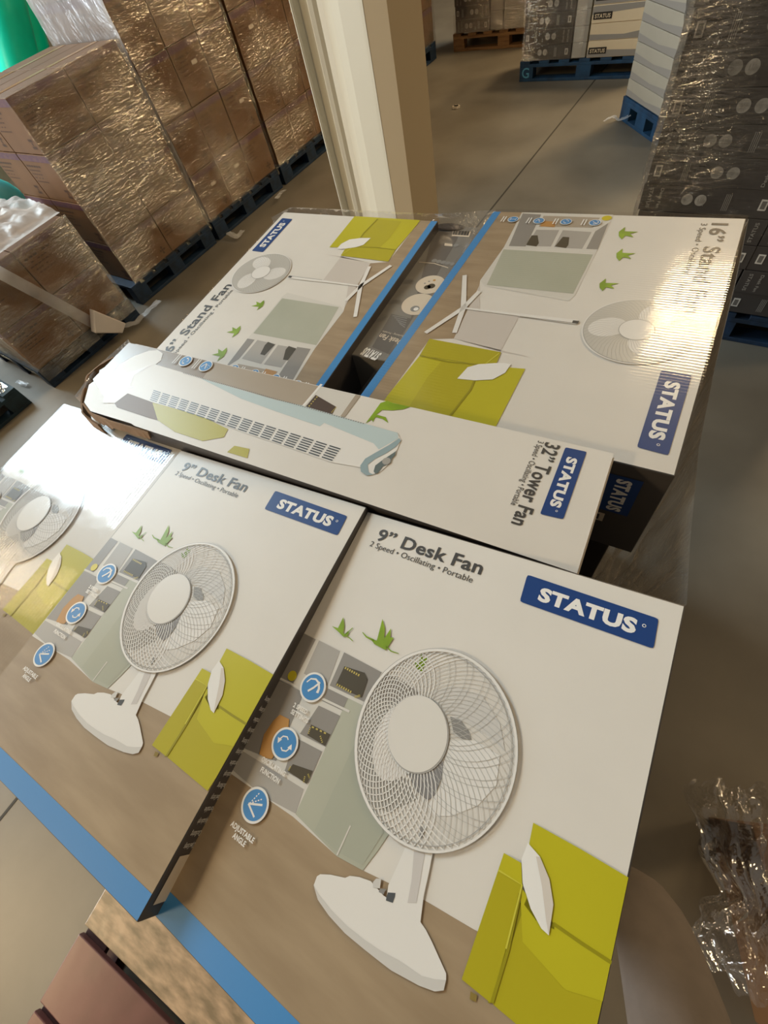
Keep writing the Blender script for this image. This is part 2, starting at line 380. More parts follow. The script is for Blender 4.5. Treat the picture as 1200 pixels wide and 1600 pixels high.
# ------------------------------------------------------------------ brown cartons on the left
def make_carton(wy_, wx_, hz, name='brown_carton'):
    """front (printed) face is +x, other printed face -y; origin at base centre"""
    t = empty(name, (0, 0, 0), 'x', 'carton')
    m = MB(); m.box((0, 0, hz / 2), (wx_ - 0.006, wy_ - 0.006, hz - 0.004), M_brown); m.build('body', t, bevel=0.004)
    e = 0.0012; X = wx_ / 2 - 0.003 + e; Y = -(wy_ / 2 - 0.003 + e); a = wy_ / 2 - 0.006; b = wx_ / 2 - 0.006
    m = MB(); z1 = hz - 0.006; z0 = hz - 0.042
    m.poly([(X, -a, z0), (X, a, z0), (X, a, z1), (X, -a, z1)], M_purple)
    m.poly([(-b, Y, z0), (b, Y, z0), (b, Y, z1), (-b, Y, z1)], M_purple)
    m.build('printed_band', t)
    m = MB()
    for k, (u, l_) in enumerate(((0.08, .5), (0.08, .38), (0.08, .44), (0.08, .3), (.08, .4))):
        z = hz - 0.075 - 0.022 * k; w_ = (0.011 if k == 0 else 0.006)
        y = -a + 0.02
        nn = 6
        for q in range(nn):
            if random.random() < 0.85:
                y0 = y + q * l_ * 2 * a / nn; y1 = y0 + (l_ * 2 * a / nn) * 0.78
                m.poly([(X, y0, z), (X, y1, z), (X, y1, z + w_), (X, y0, z + w_)], M_bprint)
                x0 = -b + 0.02 + (y0 + a - 0.02) * b / a; x1 = x0 + (y1 - y0) * b / a
                m.poly([(x0, Y, z), (x1, Y, z), (x1, Y, z + w_), (x0, Y, z + w_)], M_bprint)
    s = 0.055
    for f in (0, 1):
        for gx in range(3):
            for gz in range(3):
                y0 = a - 0.09 + gx * s / 3; z0 = 0.03 + gz * s / 3; q = s / 3 * 0.8
                if (gx + gz + f) % 2 == 0 or gx == 1:
                    if f: m.poly([(X, y0, z0), (X, y0 + q, z0), (X, y0 + q, z0 + q), (X, y0, z0 + q)], M_bprint)
                    else: m.poly([(b - 0.09 + gx * s / 3, Y, z0), (b - 0.09 + gx * s / 3 + q, Y, z0), (b - 0.09 + gx * s / 3 + q, Y, z0 + q), (b - 0.09 + gx * s / 3, Y, z0 + q)], M_bprint)
    m.build('printed_text', t)
    m = MB(); m.box((0, 0, hz - 0.0012), (0.05, wy_ - 0.02, 0.0012), M_brown_l); m.build('packing_tape', t)
    return t
def add_label(t, y, z, X):
    m = MB(); m.box((X + 0.0022, y, z), (0.001, 0.05, 0.022), M_label); return m.build('white_label', t)
ORD = ['bottom', 'second', 'third', 'fourth', 'fifth', 'sixth', 'seventh', 'eighth', 'ninth', 'tenth', 'eleventh', 'twelfth', 'thirteenth']
def carton_stack(x1, y0, ncol, cy, nrow, cx, nl, hz, what, keep, labels=(), z0=0.146):
    """x1 = aisle face; keep(row, col, layer) tells which cartons to build; row 0 is on the aisle"""
    proto = make_carton(cy, cx, hz); kids = kids_of(proto); used = False
    for l in range(nl):
        for r in range(nrow):
            for c in range(ncol):
                if not keep(r, c, l): continue
                lay = (ORD[l] if l < nl - 1 else 'top') + ' layer'
                side = ('near', 'middle', 'far')[c] if ncol == 3 else ('near', 'far')[c]
                rr = '' if r == 0 else ', back row'
                j = random.uniform(-0.004, 0.004)
                M = Matrix.Translation((x1 - cx / 2 - cx * r + (j if l else 0), y0 + cy * (c + 0.5), z0 + l * hz))
                lab = 'brown carton, %s, %s column%s, of the %s' % (lay, side, rr, what)
                if not used: o = proto; o.matrix_world = M; tag(o, lab, 'carton', 'brown cartons of the ' + what); used = True
                else: o = fast_copy(proto, kids, M, lab, 'brown cartons of the ' + what, 'carton')
                if (r, c, l) in labels: add_label(o, cy * 0.12, hz * 0.62, cx / 2 - 0.003)

def sheet(name, P0, U, V, nu, nv, amp, m, seed=0, parent=None, builder=None, sag=0.0):
    P0 = Vector(P0); U = Vector(U); V = Vector(V); N_ = U.cross(V).normalized(); vs = []
    for j in range(nv + 1):
        for i in range(nu + 1):
            a = i / nu; b = j / nv; p = P0 + U * a + V * b
            d = noise.noise(Vector((p.x * 5 + seed, p.y * 5, p.z * 14))) * amp + noise.noise(Vector((p.x * 17, p.y * 17 + seed, p.z * 40))) * amp * 0.5
            vs.append(tuple(p + N_ * d + Vector((0, 0, -sag * 4 * a * (1 - a)))))
    fs = [(j * (nu + 1) + i, j * (nu + 1) + i + 1, (j + 1) * (nu + 1) + i + 1, (j + 1) * (nu + 1) + i) for j in range(nv) for i in range(nu)]
    b = builder or MB(); b.mesh(vs, fs, m)
    if builder is None: return b.build(name, parent, smooth=True)
GOLD = (1.0, 0.93, 0.82, 1)
M_filmA = film_mat('stretch_film_wrinkled', GOLD, 0.06, 0.58, 0.07, 1.0, 7, (1.5, 2.4, 12), 0.0085, 0.96)
M_filmB = film_mat('stretch_film_dark_stack', GOLD, 0.04, 0.5, 0.12, 1.0, 8, (2, 2, 9), 0.012)
M_filmC = film_mat('stretch_film_loose', (1, 1, 1, 1), 0.10, 0.5, 0.12, 0.9, 12, (1, 1, 1), 0.03, 0.8)
M_filmD = film_mat('stretch_film_cloudy', (0.95, 0.97, 1, 1), 0.35, 0.7, 0.35, 0.8, 9, (1, 1, 1), 0.03, 0.25)
M_filmH = film_mat('film_hood_cloudy', (.86, .84, .82, 1), .45, .7, .35, .5, 9, (1, 1, 1), .012, .12)
M_filmS = film_mat('stretch_film_streaked', GOLD, .06, .4, .10, 1.0, 12, (6, 1.2, 6), .02, .9)
M_filmE = film_mat('stretch_film_skirt', GOLD, 0.25, 0.7, 0.12, 1.0, 18, (2, 1, .4), 0.02, 0.75)

def film_shell(x1, y0, y1, depth, z0, z1, label, m, amp=0.006, off=0.012, near_side=True, cloudy=False):
    b = MB()
    sheet('', (x1 + off, y0 - off, z0), (0, y1 - y0 + 2 * off, 0), (0, 0, z1 - z0), 60, 90, amp, m, seed=y0, builder=b)
    if near_side: sheet('', (x1 - depth, y0 - off, z0), (depth + off, 0, 0), (0, 0, z1 - z0), 40, 60, amp, M_filmD if cloudy else m, seed=y0 + 3, builder=b)
    o = b.build('stretch_film', None, smooth=True, merge=True)
    return tag(o, label, 'stretch film')

XA = -3.69
CY = 0.435
for i, (y0, dpt) in enumerate(((1.41, .84), (2.33, .84), (3.255, .84), (4.19, .84), (5.2, .84))):
    nm = ['open-topped wrapped stack', 'tall wrapped stack next beyond it', 'third wrapped stack along the left row', 'stack hidden behind the column', 'brown stack right of the column'][i]
    make_pallet(0.88, dpt, RZ(PI / 2, (XA - dpt / 2 + 0.02, y0 + 0.44, 0)), 'dark blue pallet under the ' + nm, M_blueP)
carton_stack(XA, 1.475, 2, 0.415, 2, 0.41, 4, 0.274, 'open-topped wrapped stack', lambda r, c, l: r == 0 or c == 0 or l == 3, [(0, 1, 1)])
carton_stack(XA, 2.345, 3, 0.292, 2, 0.41, 5, 0.318, 'second stack, tall and wrapped', lambda r, c, l: r == 0 or c == 0 or l == 4, [(0, 2, 1), (0, 1, 2), (0, 0, 0), (0, 2, 3), (0, 1, 0)])
carton_stack(XA, 3.27, 3, 0.292, 2, 0.41, 5, 0.318, 'third stack, left of the column', lambda r, c, l: r == 0, [(0, 1, 0), (0, 1, 1), (0, 0, 2)])
carton_stack(XA, 4.20, 3, 0.292, 2, 0.41, 5, 0.318, 'stack hidden by the column', lambda r, c, l: r == 0)
carton_stack(XA, 5.22, 2, 0.435, 2, 0.41, 5, 0.27, 'last stack, right of the column', lambda r, c, l: r == 0, [(0, 0, 1)])
film_shell(XA, 1.475, 2.305, .83, 0.10, 1.25, 'wrinkled clear film glinting gold around the stack with its top in view', M_filmA, near_side=False)
film_shell(XA, 2.345, 3.22, .83, 0.10, 1.75, 'wrinkled clear film around the tall stack behind the one with its top in view', M_filmA, cloudy=True)
film_shell(XA, 3.27, 4.146, .83, 0.10, 1.75, 'clear film around the stack against the left edge of the column', M_filmB, near_side=False)
film_shell(XA, 5.22, 6.09, .83, 0.10, 1.5, 'clear film around the last brown stack right of the column', M_filmB)

# small stack at the left edge
XS = -3.58
make_pallet(0.84, .84, RZ(PI / 2, (XS - .42, .47 + .42, 0)), 'dark blue pallet under the low film-hooded stack', M_blueP)
carton_stack(XS, 0.49, 2, 0.40, 2, 0.41, 2, 0.29, 'low film-hooded stack', lambda r, c, l: True)
film_shell(XS, 0.49, 1.29, .82, 0.06, 0.735, 'wrinkled gold-glinting film around the low stack at the left edge', M_filmA, near_side=True)
# white film hood
b = MB(); nu, nv = 40, 30; vs = []
for j in range(nv + 1):
    for i in range(nu + 1):
        a = i / nu; c = j / nv
        x = XS - 0.86 + 0.86 * a; y = 0.50 + 0.79 * c
        z = 0.755 + 0.09 * math.sin(PI * min(1, (1 - a) * 1.1)) * (0.35 + 0.65 * math.sin(PI * c)) + 0.035 * noise.noise(Vector((x * 9, y * 9, 1))) + 0.02 * noise.noise(Vector((x * 25, y * 25, 5)))
        if a > 0.93: z -= (a - 0.93) * 0.5
        vs.append((x, y, max(z, 0.75)))
b.mesh(vs, [(j * (nu + 1) + i, j * (nu + 1) + i + 1, (j + 1) * (nu + 1) + i + 1, (j + 1) * (nu + 1) + i) for j in range(nv) for i in range(nu)], M_filmH)
tag(b.build('film_hood', None, smooth=True), 'puffed cloudy white film hood on top of the low stack', 'stretch film')
# strap band and white foam block
pa = on_x((-6, 412), XS + 0.035); pb = on_x((145, 494), XS + 0.035); pc = on_x((142, 512), XS + 0.035); pd = on_x((-6, 434), XS + 0.035)
b = MB(); sheet('', pd, pc - pd, pa - pd, 40, 3, 0.004, M_filmD, builder=b)
tag(b.build('film_strap', None, smooth=True), 'twisted band of film running down the low stack to the white foam block', 'stretch film')
fo = [on_x(q, XS + 0.05) for q in ((142, 518), (185, 518), (190, 503), (139, 482))]
b = MB(); th = Vector((0.06, 0, 0)); M_foam = mat('white_foam', (214, 206, 200), 0.6, var=0.05)
b.mesh([tuple(q) for q in fo] + [tuple(q + th) for q in fo], [(0, 1, 2, 3), (4, 7, 6, 5), (0, 4, 5, 1), (1, 5, 6, 2), (2, 6, 7, 3), (3, 7, 4, 0)], M_foam)
tag(b.build('foam_block', bevel=0.006), 'white foam block caught in the film at the foot of the low stack', 'foam block')
# trailing film
def ribbon(pts, wd, m, name, label, amp=0.02, n=24, cat='stretch film', up=Vector((0, 0, 1))):
    pts = [Vector(p) for p in pts]; out = []; 
    def at_(t):
        s_ = t * (len(pts) - 1); i = min(int(s_), len(pts) - 2); f_ = s_ - i; return pts[i].lerp(pts[i + 1], f_)
    vs = []
    for i in range(n + 1):
        t = i / n; p = at_(t); d = (at_(min(1, t + .03)) - at_(max(0, t - .03))).normalized(); s_ = d.cross(up)
        s_ = s_.normalized() if s_.length > 1e-3 else Vector((1, 0, 0))
        for k in range(5):
            q = p + s_ * wd * (k / 4 - 0.5) + Vector((0, 0, 1)) * amp * (0.5 + 0.5 * noise.noise(p * 30 + Vector((k * 3.1, 0, 0))))
            vs.append(tuple(q))
    b = MB(); b.mesh(vs, [(i * 5 + k, i * 5 + k + 1, (i + 1) * 5 + k + 1, (i + 1) * 5 + k) for i in range(n) for k in range(4)], m)
    return tag(b.build(name, None, smooth=True), label, cat)
ribbon([on_z((192, 512), .03), on_z((215, 505), .02), on_z((232, 487), .015), on_z((250, 471), .01)], 0.06, M_filmD, 'film_scrap', 'loose tail of film lying on the floor by the foam block')
ribbon([on_z((357, 365), .03), on_z((372, 372), .015), on_z((380, 362), .01)], 0.05, M_filmD, 'film_scrap', 'small twist of film on the floor between the first two tall stacks')
ribbon([on_z((432, 312), .03), on_z((440, 302), .015), on_z((446, 298), .01)], 0.04, M_filmD, 'film_scrap', 'scrap of film on the floor by the third stack, beside the column')
ribbon([on_z((943, 192), .01), on_z((957, 184), .03), on_z((968, 190), .03), on_z((985, 182), .05)], 0.035, M_filmD, 'film_scrap', 'curled film tail by the foot of the white carton stack')
ribbon([on_z((28, 597), .02), on_z((36, 600), .015), on_z((45, 603), .01)], 0.03, M_filmD, 'film_scrap', 'torn film shred at the near corner of the low stack')
b = MB(); q0 = on_z((713, 170), 0.0)
bm_pts = []
for k in range(9): b.box((q0.x + random.uniform(-.03, .03), q0.y + random.uniform(-.02, .02), 0.012), (0.03, 0.02, 0.02), M_label, rot=Matrix.Rotation(random.uniform(0, 3), 3, 'Z'))
tag(b.build('paper_scrap'), 'small crumpled white scrap alone on the grey floor', 'scrap')
# third low pallet at left edge
make_pallet(0.84, 0.9, RZ(PI / 2, (-3.625 - .45, .30 - .42, 0)), 'dark blue pallet at the very left edge, nearest of the left row', mat('teal_pallet', (24, 54, 66), 0.6, rgb2=(16, 34, 42), vscale=10))
carton_stack(-3.90, -0.50, 2, 0.37, 1, 0.5, 1, 0.30, 'nearest left pallet', lambda r, c, l: True)
b = MB(); sheet('', (-3.64, -0.52, 0.16), (0, .80, 0), (-0.24, 0, 0.12), 40, 16, 0.03, M_filmC, seed=9, builder=b)
tag(b.build('stretch_film', None, smooth=True), 'slack film heaped on the nearest left pallet', 'stretch film')

# teal rolls far left, and the cyan bundle
M_teal = mat('teal_plastic', (0, 240, 205), 0.3, var=0.2, vscale=3); M_cyan = mat('cyan_plastic', (90, 226, 236), 0.3, rgb2=(140, 236, 240), vscale=6, bump=0.6, bscale=10)
def lathe(name, M, prof, m, label, cat, seg=32, flute=0.0, grp=None):
    b = MB(); vs = []; n = len(prof)
    for j in range(n):
        r, z = prof[j]
        for i in range(seg):
            a = 2 * PI * i / seg; rr = r * (1 + flute * math.cos(a * 5 + z * 2))
            vs.append((rr * math.cos(a), rr * math.sin(a), z))
    fs = [(j * seg + i, j * seg + (i + 1) % seg, (j + 1) * seg + (i + 1) % seg, (j + 1) * seg + i) for j in range(n - 1) for i in range(seg)]
    fs.append(tuple(reversed(range(seg)))); fs.append(tuple((n - 1) * seg + i for i in range(seg)))
    b.mesh(vs, fs, m); o = b.build(name, None, smooth=True); o.matrix_world = M; return tag(o, label, cat, grp)
def roll(pt, pb, X, r, z_top, label):
    a = on_x(pt, X); c = on_x(pb, X); d = (a - c).normalized()
    base = c + d * ((0.0 - c.z) / d.z) + Vector((0, 0, r * 0.5)); L_ = (z_top) / d.z
    M = Matrix.Translation(base) @ Vector((0, 0, 1)).rotation_difference(d).to_matrix().to_4x4()
    return lathe('plastic_roll', M, [(r * .96, 0), (r, .02), (r, L_ * .5), (r, L_ - .02), (r * .96, L_)], M_teal, label, 'plastic roll')
roll((8, -10), (35, 92), -5.6, 0.17, 2.1, 'teal plastic roll standing behind the wrapped stack, the outer one')
roll((28, -10), (56, 80), -5.9, 0.15, 2.1, 'teal plastic roll standing behind the wrapped stack, nearer the tall stack')
lathe('plastic_bundle', Matrix.Translation((-4.80, 1.34, 0)), [(.2, 0), (.27, .05), (.28, .4), (.25, .6), (.19, .74), (.1, .84), (.03, .87)], M_cyan, 'bright cyan plastic bundle standing between the low stack and the wrapped stack', 'plastic bundle', flute=0.04)
lathe('waste_bin', Matrix.Translation((-5.6, 3.15, 0)), [(.16, 0), (.17, .02), (.2, 1.1), (.2, 1.14)], M_dark, 'dark bin glimpsed between the teal rolls and the tall stack', 'bin')

# ------------------------------------------------------------------ dark fan cartons in the background
M_darkbox = mat('dark_fan_card', (66, 61, 57), 0.4, var=0.12, vscale=7)
M_circ = mat('print_circle', (176, 171, 160), 0.4, rgb2=(130, 126, 118), vscale=30)
M_txt = mat('print_pale', (140, 135, 126), 0.5)
M_barc = mat('barcode_label', (190, 184, 172), 0.5)
M_barin = mat('barcode_inner', (100, 95, 88), 0.5)
def vert(mb_, W_, flip=False):
    def f(q): return (q[0], -0.0, q[1])
    return f
def make_dark(W_, D_, h, flip, name='fan_carton'):
    """front printed face is local -y, origin at base centre of the front face"""
    t = empty(name, (0, 0, 0), 'x', 'carton')
    m = MB(); m.box((0, D_ / 2, h / 2), (W_ - .004, D_ - .004, h - .002), M_darkbox); m.build('body', t, bevel=0.002)
    Y = 0.001; sx = -1 if flip else 1
    cx = (0.14 if flip else -0.085, 0.09) if False else None
    xs = (-0.065, -0.015) if not flip else (0.0, 0.055)
    for q, x in enumerate(xs):
        m = MB(); n = 20
        m.poly([(x + 0.021 * math.cos(2 * PI * k / n), Y - 0.0004, h * .52 + 0.021 * math.sin(2 * PI * k / n)) for k in range(n)], M_circ)
        for k in range(3 if (q == 1) ^ flip else 0):
            m.box((x - 0.008 + 0.008 * k, Y - 0.0006, h * .52), (0.003, 0.0004, 0.016), M_txt)
        m.build('picture_circle', t)
    m = MB(); bx = W_ / 2 - 0.04 if not flip else -W_ / 2 + 0.035
    m.box((bx, Y - 0.0006, h * .5), (0.026, 0.0012, 0.04), M_barc); m.box((bx, Y - 0.0013, h * .5), (0.016, 0.0008, 0.028), M_barin); m.build('barcode_label', t)
    m = MB(); x0 = -W_ / 2 + 0.03 if not flip else W_ / 2 - 0.03
    def T(v): return (x0 + v[0], Y - 0.0008, v[1])
    for k, (dx_, s, hh) in enumerate(((0.0, 'STATUS', .014), (0.042, 'Desk Fan', .012))):
        dx_ = dx_ * sx
        if flip: put_text(m, s, (dx_ + 0.0, h * .12), (dx_, h * .88), hh, M_txt, 0, 0.02, lambda q: (x0 + q[0], Y - 0.0008, q[1]))
        else: put_text(m, s, (dx_, h * .88), (dx_, h * .12), hh, M_txt, 0, 0.02, lambda q: (x0 + q[0], Y - 0.0008, q[1]))
    m.build('printed_text', t); m = MB()
    for k in range(4):
        x = (0.07 + 0.006 * k) if not flip else -0.1 - 0.006 * k
        m.box((x, Y - 0.0006, h * .5), (0.0022, 0.0006, h * .6), M_txt)
    m.build('printed_lines', t)
    return t
def dark_stack(M0, W_, D_, h, nl, ncol, nrow, z0, what, colx0=0.0, jit=0.006):
    pr = [make_dark(W_, D_, h, False), make_dark(W_, D_, h, True)]; kk = [kids_of(q) for q in pr]; used = [False, False]
    for l in range(nl):
        for c in range(ncol):
            for r in range(nrow):
                k = (l + c) % 2
                M = M0 @ Matrix.Translation((colx0 + W_ * (c + .5) + random.uniform(-jit, jit), D_ * r + random.uniform(0, jit), z0 + l * h))
                lay = ORD[l] + ' from the pallet'
                lab = 'dark fan carton, %s%s%s, %s' % (lay, (', left column', ', right column')[c] if ncol == 2 else '', '' if r == 0 else ', back row', what)
                if not used[k]: o = pr[k]; o.matrix_world = M; tag(o, lab, 'carton', 'dark fan cartons of the ' + what); used[k] = True
                else: fast_copy(pr[k], kk[k], M, lab, 'dark fan cartons of the ' + what, 'carton')
MD = RZ(math.radians(1.5), (-0.415, 2.30, 0))
make_pallet(1.0, 0.95, MD @ Matrix.Translation((0.5, 0.475, 0)), 'dark blue pallet under the tall dark carton stack at the right edge', M_blueP)
dark_stack(MD, 0.49, 0.45, 0.1015, 13, 2, 2, 0.146, 'tall right-edge stack')
b = MB()
off = 0.014
def md(x, y, z): return MD @ Vector((x, y, z))
p0 = md(-off, -off, 0.5); sheet('', p0, md(1.0 + off, -off, .5) - p0, Vector((0, 0, 1.0)), 80, 90, 0.007, M_filmB, seed=21, builder=b)
p0 = md(-off, .9, .5); sheet('', p0, md(-off, -off, .5) - p0, Vector((0, 0, 1.0)), 40, 60, 0.012, M_filmB, seed=23, builder=b)
tag(b.build('stretch_film', None, smooth=True), 'wrinkled clear film around the tall dark stack at the right edge', 'stretch film')

# far blue pallet with dark and white cartons
PB = RZ(math.radians(0.8), (-2.345, 5.38, 0))
make_pallet(1.2, 0.95, PB @ Matrix.Translation((.6, .475, 0)), 'bright blue pallet in the far aisle, a pale letter on its corner block', mat('blue_pallet_bright', (28, 72, 108), 0.6, rgb2=(20, 52, 80), vscale=10))
b = MB(); put_text(b, 'G', (0.015, 0.025), (0.085, 0.025), 0.075, mat('pale_blue_mark', (86, 158, 190), 0.6), 0, 0.01, lambda q: tuple(PB @ Vector((q[0] + 0.01, -0.002, q[1] + .004))))
tag(b.build('stencil_mark'), 'pale blue stencilled letter on the corner block of the far blue pallet', 'stencil mark')
dark_stack(PB, 0.44, 0.44, 0.1, 6, 1, 1, 0.146, 'far blue pallet', 0.03)
b = MB(); off = 0.012
p0 = PB @ Vector((.02, -off, .15)); sheet('', p0, PB.to_3x3() @ Vector((.55, 0, 0)), Vector((0, 0, .62)), 40, 50, 0.006, M_filmB, seed=31, builder=b)
tag(b.build('stretch_film', None, smooth=True), 'glinting film over the dark cartons on the far blue pallet', 'stretch film')
M_pale = mat('pale_grey_card', (168, 164, 154), 0.5, var=0.08)
M_cream = mat('cream_card', (226, 208, 176), 0.5, var=0.04); M_creamshade = mat('print_grey_wedge', (150, 145, 138), 0.5)
def pale_carton(M, W_, D_, h, label, group, style, name='white_carton'):
    t = empty(name, M, label, 'carton', group)
    m = MB(); m.box((0, D_ / 2, h / 2), (W_ - .004, D_ - .004, h - .002), M_cream if style else M_pale); m.build('body', t, bevel=0.002)
    if style:
        m = MB(); Y = 0.0012; a = W_ / 2 - .004
        if style == 2: m.poly([(-a, Y, .004), (a, Y, .004), (a, Y, h * .62), (0, Y, h * .30), (-a, Y, h * .38)], M_creamshade)
        elif style == 3: m.poly([(-a, Y, .004), (a, Y, .004), (a, Y, h * .35), (-a, Y, h * .5)], M_creamshade); 
        else: m.poly([(-a, Y, h * .5), (a, Y, h * .75), (a, Y, h * .98), (-a, Y, h * .95)], M_creamshade)
        m.build('printed_wedge', t)
        if style in (1, 3):
            m = MB(); m.box((-a + .085, 0.0006, h * .42), (.15, .001, .042), M_dark); put_text(m, 'STATUS', (-a + .022, h * .42 - .012), (-a + .148, h * .42 - .012), .024, M_cream, 0, .02, lambda q: (q[0], -.0006, q[1])); m.build('logo_badge', t)
    return t
for l in range(6):
    pale_carton(PB @ Matrix.Translation((.535, .01, .146 + .1 * l)), .125, .4, .1, 'pale grey narrow carton, %s from the pallet, on the far blue pallet' % ORD[l], 'pale narrow cartons on the far pallet', 0)
for l in range(6):
    pale_carton(PB @ Matrix.Translation((.895, .0 + .004 * (l % 2), .146 + .105 * l)), .57, .5, .105, 'cream carton with a printed grey wedge, %s from the pallet, on the far blue pallet' % ORD[l], 'cream cartons on the far blue pallet', (3, 2, 1)[l % 3])

# far wooden pallet
PW = RZ(math.radians(2), (-3.53, 6.23, 0))
make_pallet(1.2, 0.9, PW @ Matrix.Translation((.6, .45, 0)), 'raw wooden pallet furthest back, left of the blue pallet', M_woodP)
dark_stack(PW, 0.40, 0.4, 0.1, 5, 1, 1, 0.146, 'far wooden pallet', 0.03)
for l in range(4):
    pale_carton(PW @ Matrix.Translation((.51, .02, .146 + .14 * l)), .14, .4, .14, 'pale grey narrow carton, %s from the wooden pallet' % ORD[l], 'pale narrow cartons on the wooden pallet', 0)
    pale_carton(PW @ Matrix.Translation((.80, .01, .146 + .14 * l)), .40, .4, .14, 'pale grey wide carton, %s from the wooden pallet, beside the narrow ones' % ORD[l], 'pale wide cartons on the wooden pallet', 0)
b = MB(); p0 = PW @ Vector((.02, -.012, .15)); sheet('', p0, PW.to_3x3() @ Vector((1.0, 0, 0)), Vector((0, 0, .6)), 60, 50, 0.006, M_filmB, seed=41, builder=b)
tag(b.build('stretch_film', None, smooth=True), 'clear film across the cartons on the wooden pallet', 'stretch film')

# angled pallet with white cartons
PA = RZ(math.atan2(4.229 - 4.64, -.76 + 1.161), (-1.161, 4.64, 0))
make_pallet(0.60, 0.9, PA @ Matrix.Translation((.30, .45, 0)), 'blue pallet turned at an angle under the white carton stack', MATS['blue_pallet_bright'])
M_whitebox = mat('white_stack_card', (170, 162, 146), 0.5, var=0.05)
for l in range(12):
    t = empty('white_carton', PA @ Matrix.Translation((.285 + random.uniform(-.004, .004), 0.0, .146 + .1 * l)), 'plain white carton, %s from the pallet, in the angled white stack' % ORD[l], 'carton', 'white cartons of the angled stack')
    m = MB(); m.box((0, .45, .05), (.55, .88, .097), M_whitebox); o = m.build('body', t, bevel=0.003)
    m = MB(); m.poly([(-.27, .0085, .004), (.27, .0085, .004), (.27, .0085, .05), (0, .0085, .03), (-.27, .0085, .042)], mat('print_shade_w', (146, 140, 132), 0.5)); m.build('printed_wedge', t)
    m = MB(); m.box((.2755, .45, .05), (.002, .87, .09), M_char); m.build('dark_side_panel', t)

# ------------------------------------------------------------------ the fan load in the foreground
def white_box(k, th, label, name, group=None, top=None, side=None, M=None, W=None, L_=None):
    """card box whose top is the frame of box k; children: body"""
    if M is None: M, W, L_ = FR[k]
    t = empty(name, M, label, 'carton', group)
    m = MB(); m.box((W / 2, L_ / 2, -th / 2), (W, L_, th), side or M_char, top=top or M_paper)
    m.build('body', t, bevel=0.0015)
    return t

gA = uv_of('A')
WA, LA = FR['A'][1], FR['A'][2]
def PX(*pts): return [gA(*q) for q in pts]
def z4(*pts): return [gA(380 + x / 4.2091, 960 + y / 4.2105) for x, y in pts]
def z8(*pts): return [gA(440 + x / 4, 1300 + y / 4) for x, y in pts]
def z7(*pts): return [gA(700 + x / 2.4, 1050 + y / 2.4) for x, y in pts]
def z3(*pts): return [gA(520 + x / 3.75, 960 + y / 3.75) for x, y in pts]

# --- room picture
BAND = 0.021
room = Art((WA, LA))
left = lambda v: (0.0008, v)
sh_top = z4((400, 120)); lw = [gA(361, 1209)]
vfl = gA(361, 1209)[1]
f1 = PX((458, 1276), (527, 1338), (567, 1360), (664, 1407), (740, 1452))
e = 0.0012
room.fan([(e, BAND), (WA - e, BAND), (WA - e, 0.15), f1[4], f1[3], f1[2], f1[1], f1[0], (e, vfl)], M_woodprint, 1)
room.p([(e, e), (WA - e, e), (WA - e, BAND), (e, BAND)], M_blue, 2)
topL = (e, z4((400, 120))[0][1] + 0.004)
shelf = [topL] + z4((400, 120), (660, 245), (915, 380)) + PX((640, 1075), (600, 1310), (567, 1360), (527, 1338), (458, 1276)) + [(e, vfl)]
room.fan(shelf, M_g1, 2)
room.fan(z4((690, 550), (790, 600)) + PX((590, 1120), (580, 1180), (592, 1260), (610, 1300), (590, 1330), (567, 1360), (527, 1338), (462, 1272)), M_g4, 3)
room.fan(PX((560, 1150), (566, 1200), (578, 1250), (600, 1300), (567, 1352), (527, 1330), (492, 1298)), mat('ink_shelf_green_deep', (170, 172, 156), 0.34, coat=0.08, coat_rough=0.2), 4)
room.line(PX((527, 1336), (548, 1290)), 0.0012, M_g1, 5)
for c in (((400, 125), (478, 165), (330, 455), (243, 413)), ((500, 172), (638, 242), (555, 470), (400, 390)), ((665, 250), (912, 382), (795, 575), (570, 468))):
    room.p(z4(*c), M_g3 if c[0][0] != 500 else M_g2, 3)
lc = z4((238, 432), (400, 515), (218, 965), (8, 880)); room.fan(lc, M_g3, 3)
for c in (((560, 488), (690, 552), (655, 632), (520, 568)), ((498, 600), (640, 668), (545, 872), (375, 785)), ((345, 810), (520, 902), (430, 1112), (275, 1030))):
    room.p(z4(*c), M_g3, 4)
room.fan(z4((0, 900), (400, 1150), (345, 1310), (120, 1190)) + [(e, vfl + .004)], M_g2, 3)
room.line(z4((240, 420), (700, 640)), 0.0022, M_g1, 5)
# books, vase, ball
for c in (((668, 342), (800, 385), (820, 430), (780, 548), (610, 466)), ((450, 725), (575, 790), (540, 865), (425, 795)), ((330, 985), (460, 1030), (420, 1115), (295, 1030))):
    room.fan(z4(*c), M_bk, 6)
for a, b_ in (((672, 352), (765, 402)), ((618, 462), (712, 512)), ((735, 545), (770, 535))):
    a = Vector(z4(a)[0]); b_ = Vector(z4(b_)[0])
    for k in range(7):
        q = a.lerp(b_, k / 6.5); q2 = a.lerp(b_, (k + .55) / 6.5); room.line([q, q2], 0.0022, M_gold, 7)
for a, b_ in (((445, 745), (430, 790)), ((510, 800), (525, 850)), ((455, 740), (560, 790)), ((315, 1000), (300, 1030)), ((400, 1105), (410, 1060)), ((430, 1050), (440, 1080))):
    a = Vector(z4(a)[0]); b_ = Vector(z4(b_)[0])
    for k in range(4): room.line([a.lerp(b_, k / 4), a.lerp(b_, (k + .5) / 4)], 0.0014, M_gold, 7)
room.fan(z4((245, 660), (305, 690), (300, 760), (265, 850), (190, 952), (150, 945), (108, 920), (140, 790), (200, 700)), M_orange, 6)
cb = z4((325, 405))[0]; room.disc(cb, 0.0052, M_yell, 6)
def leaf(A_, P_, pts, l=6):
    A_.fan(P_(*pts), M_leaf, l)
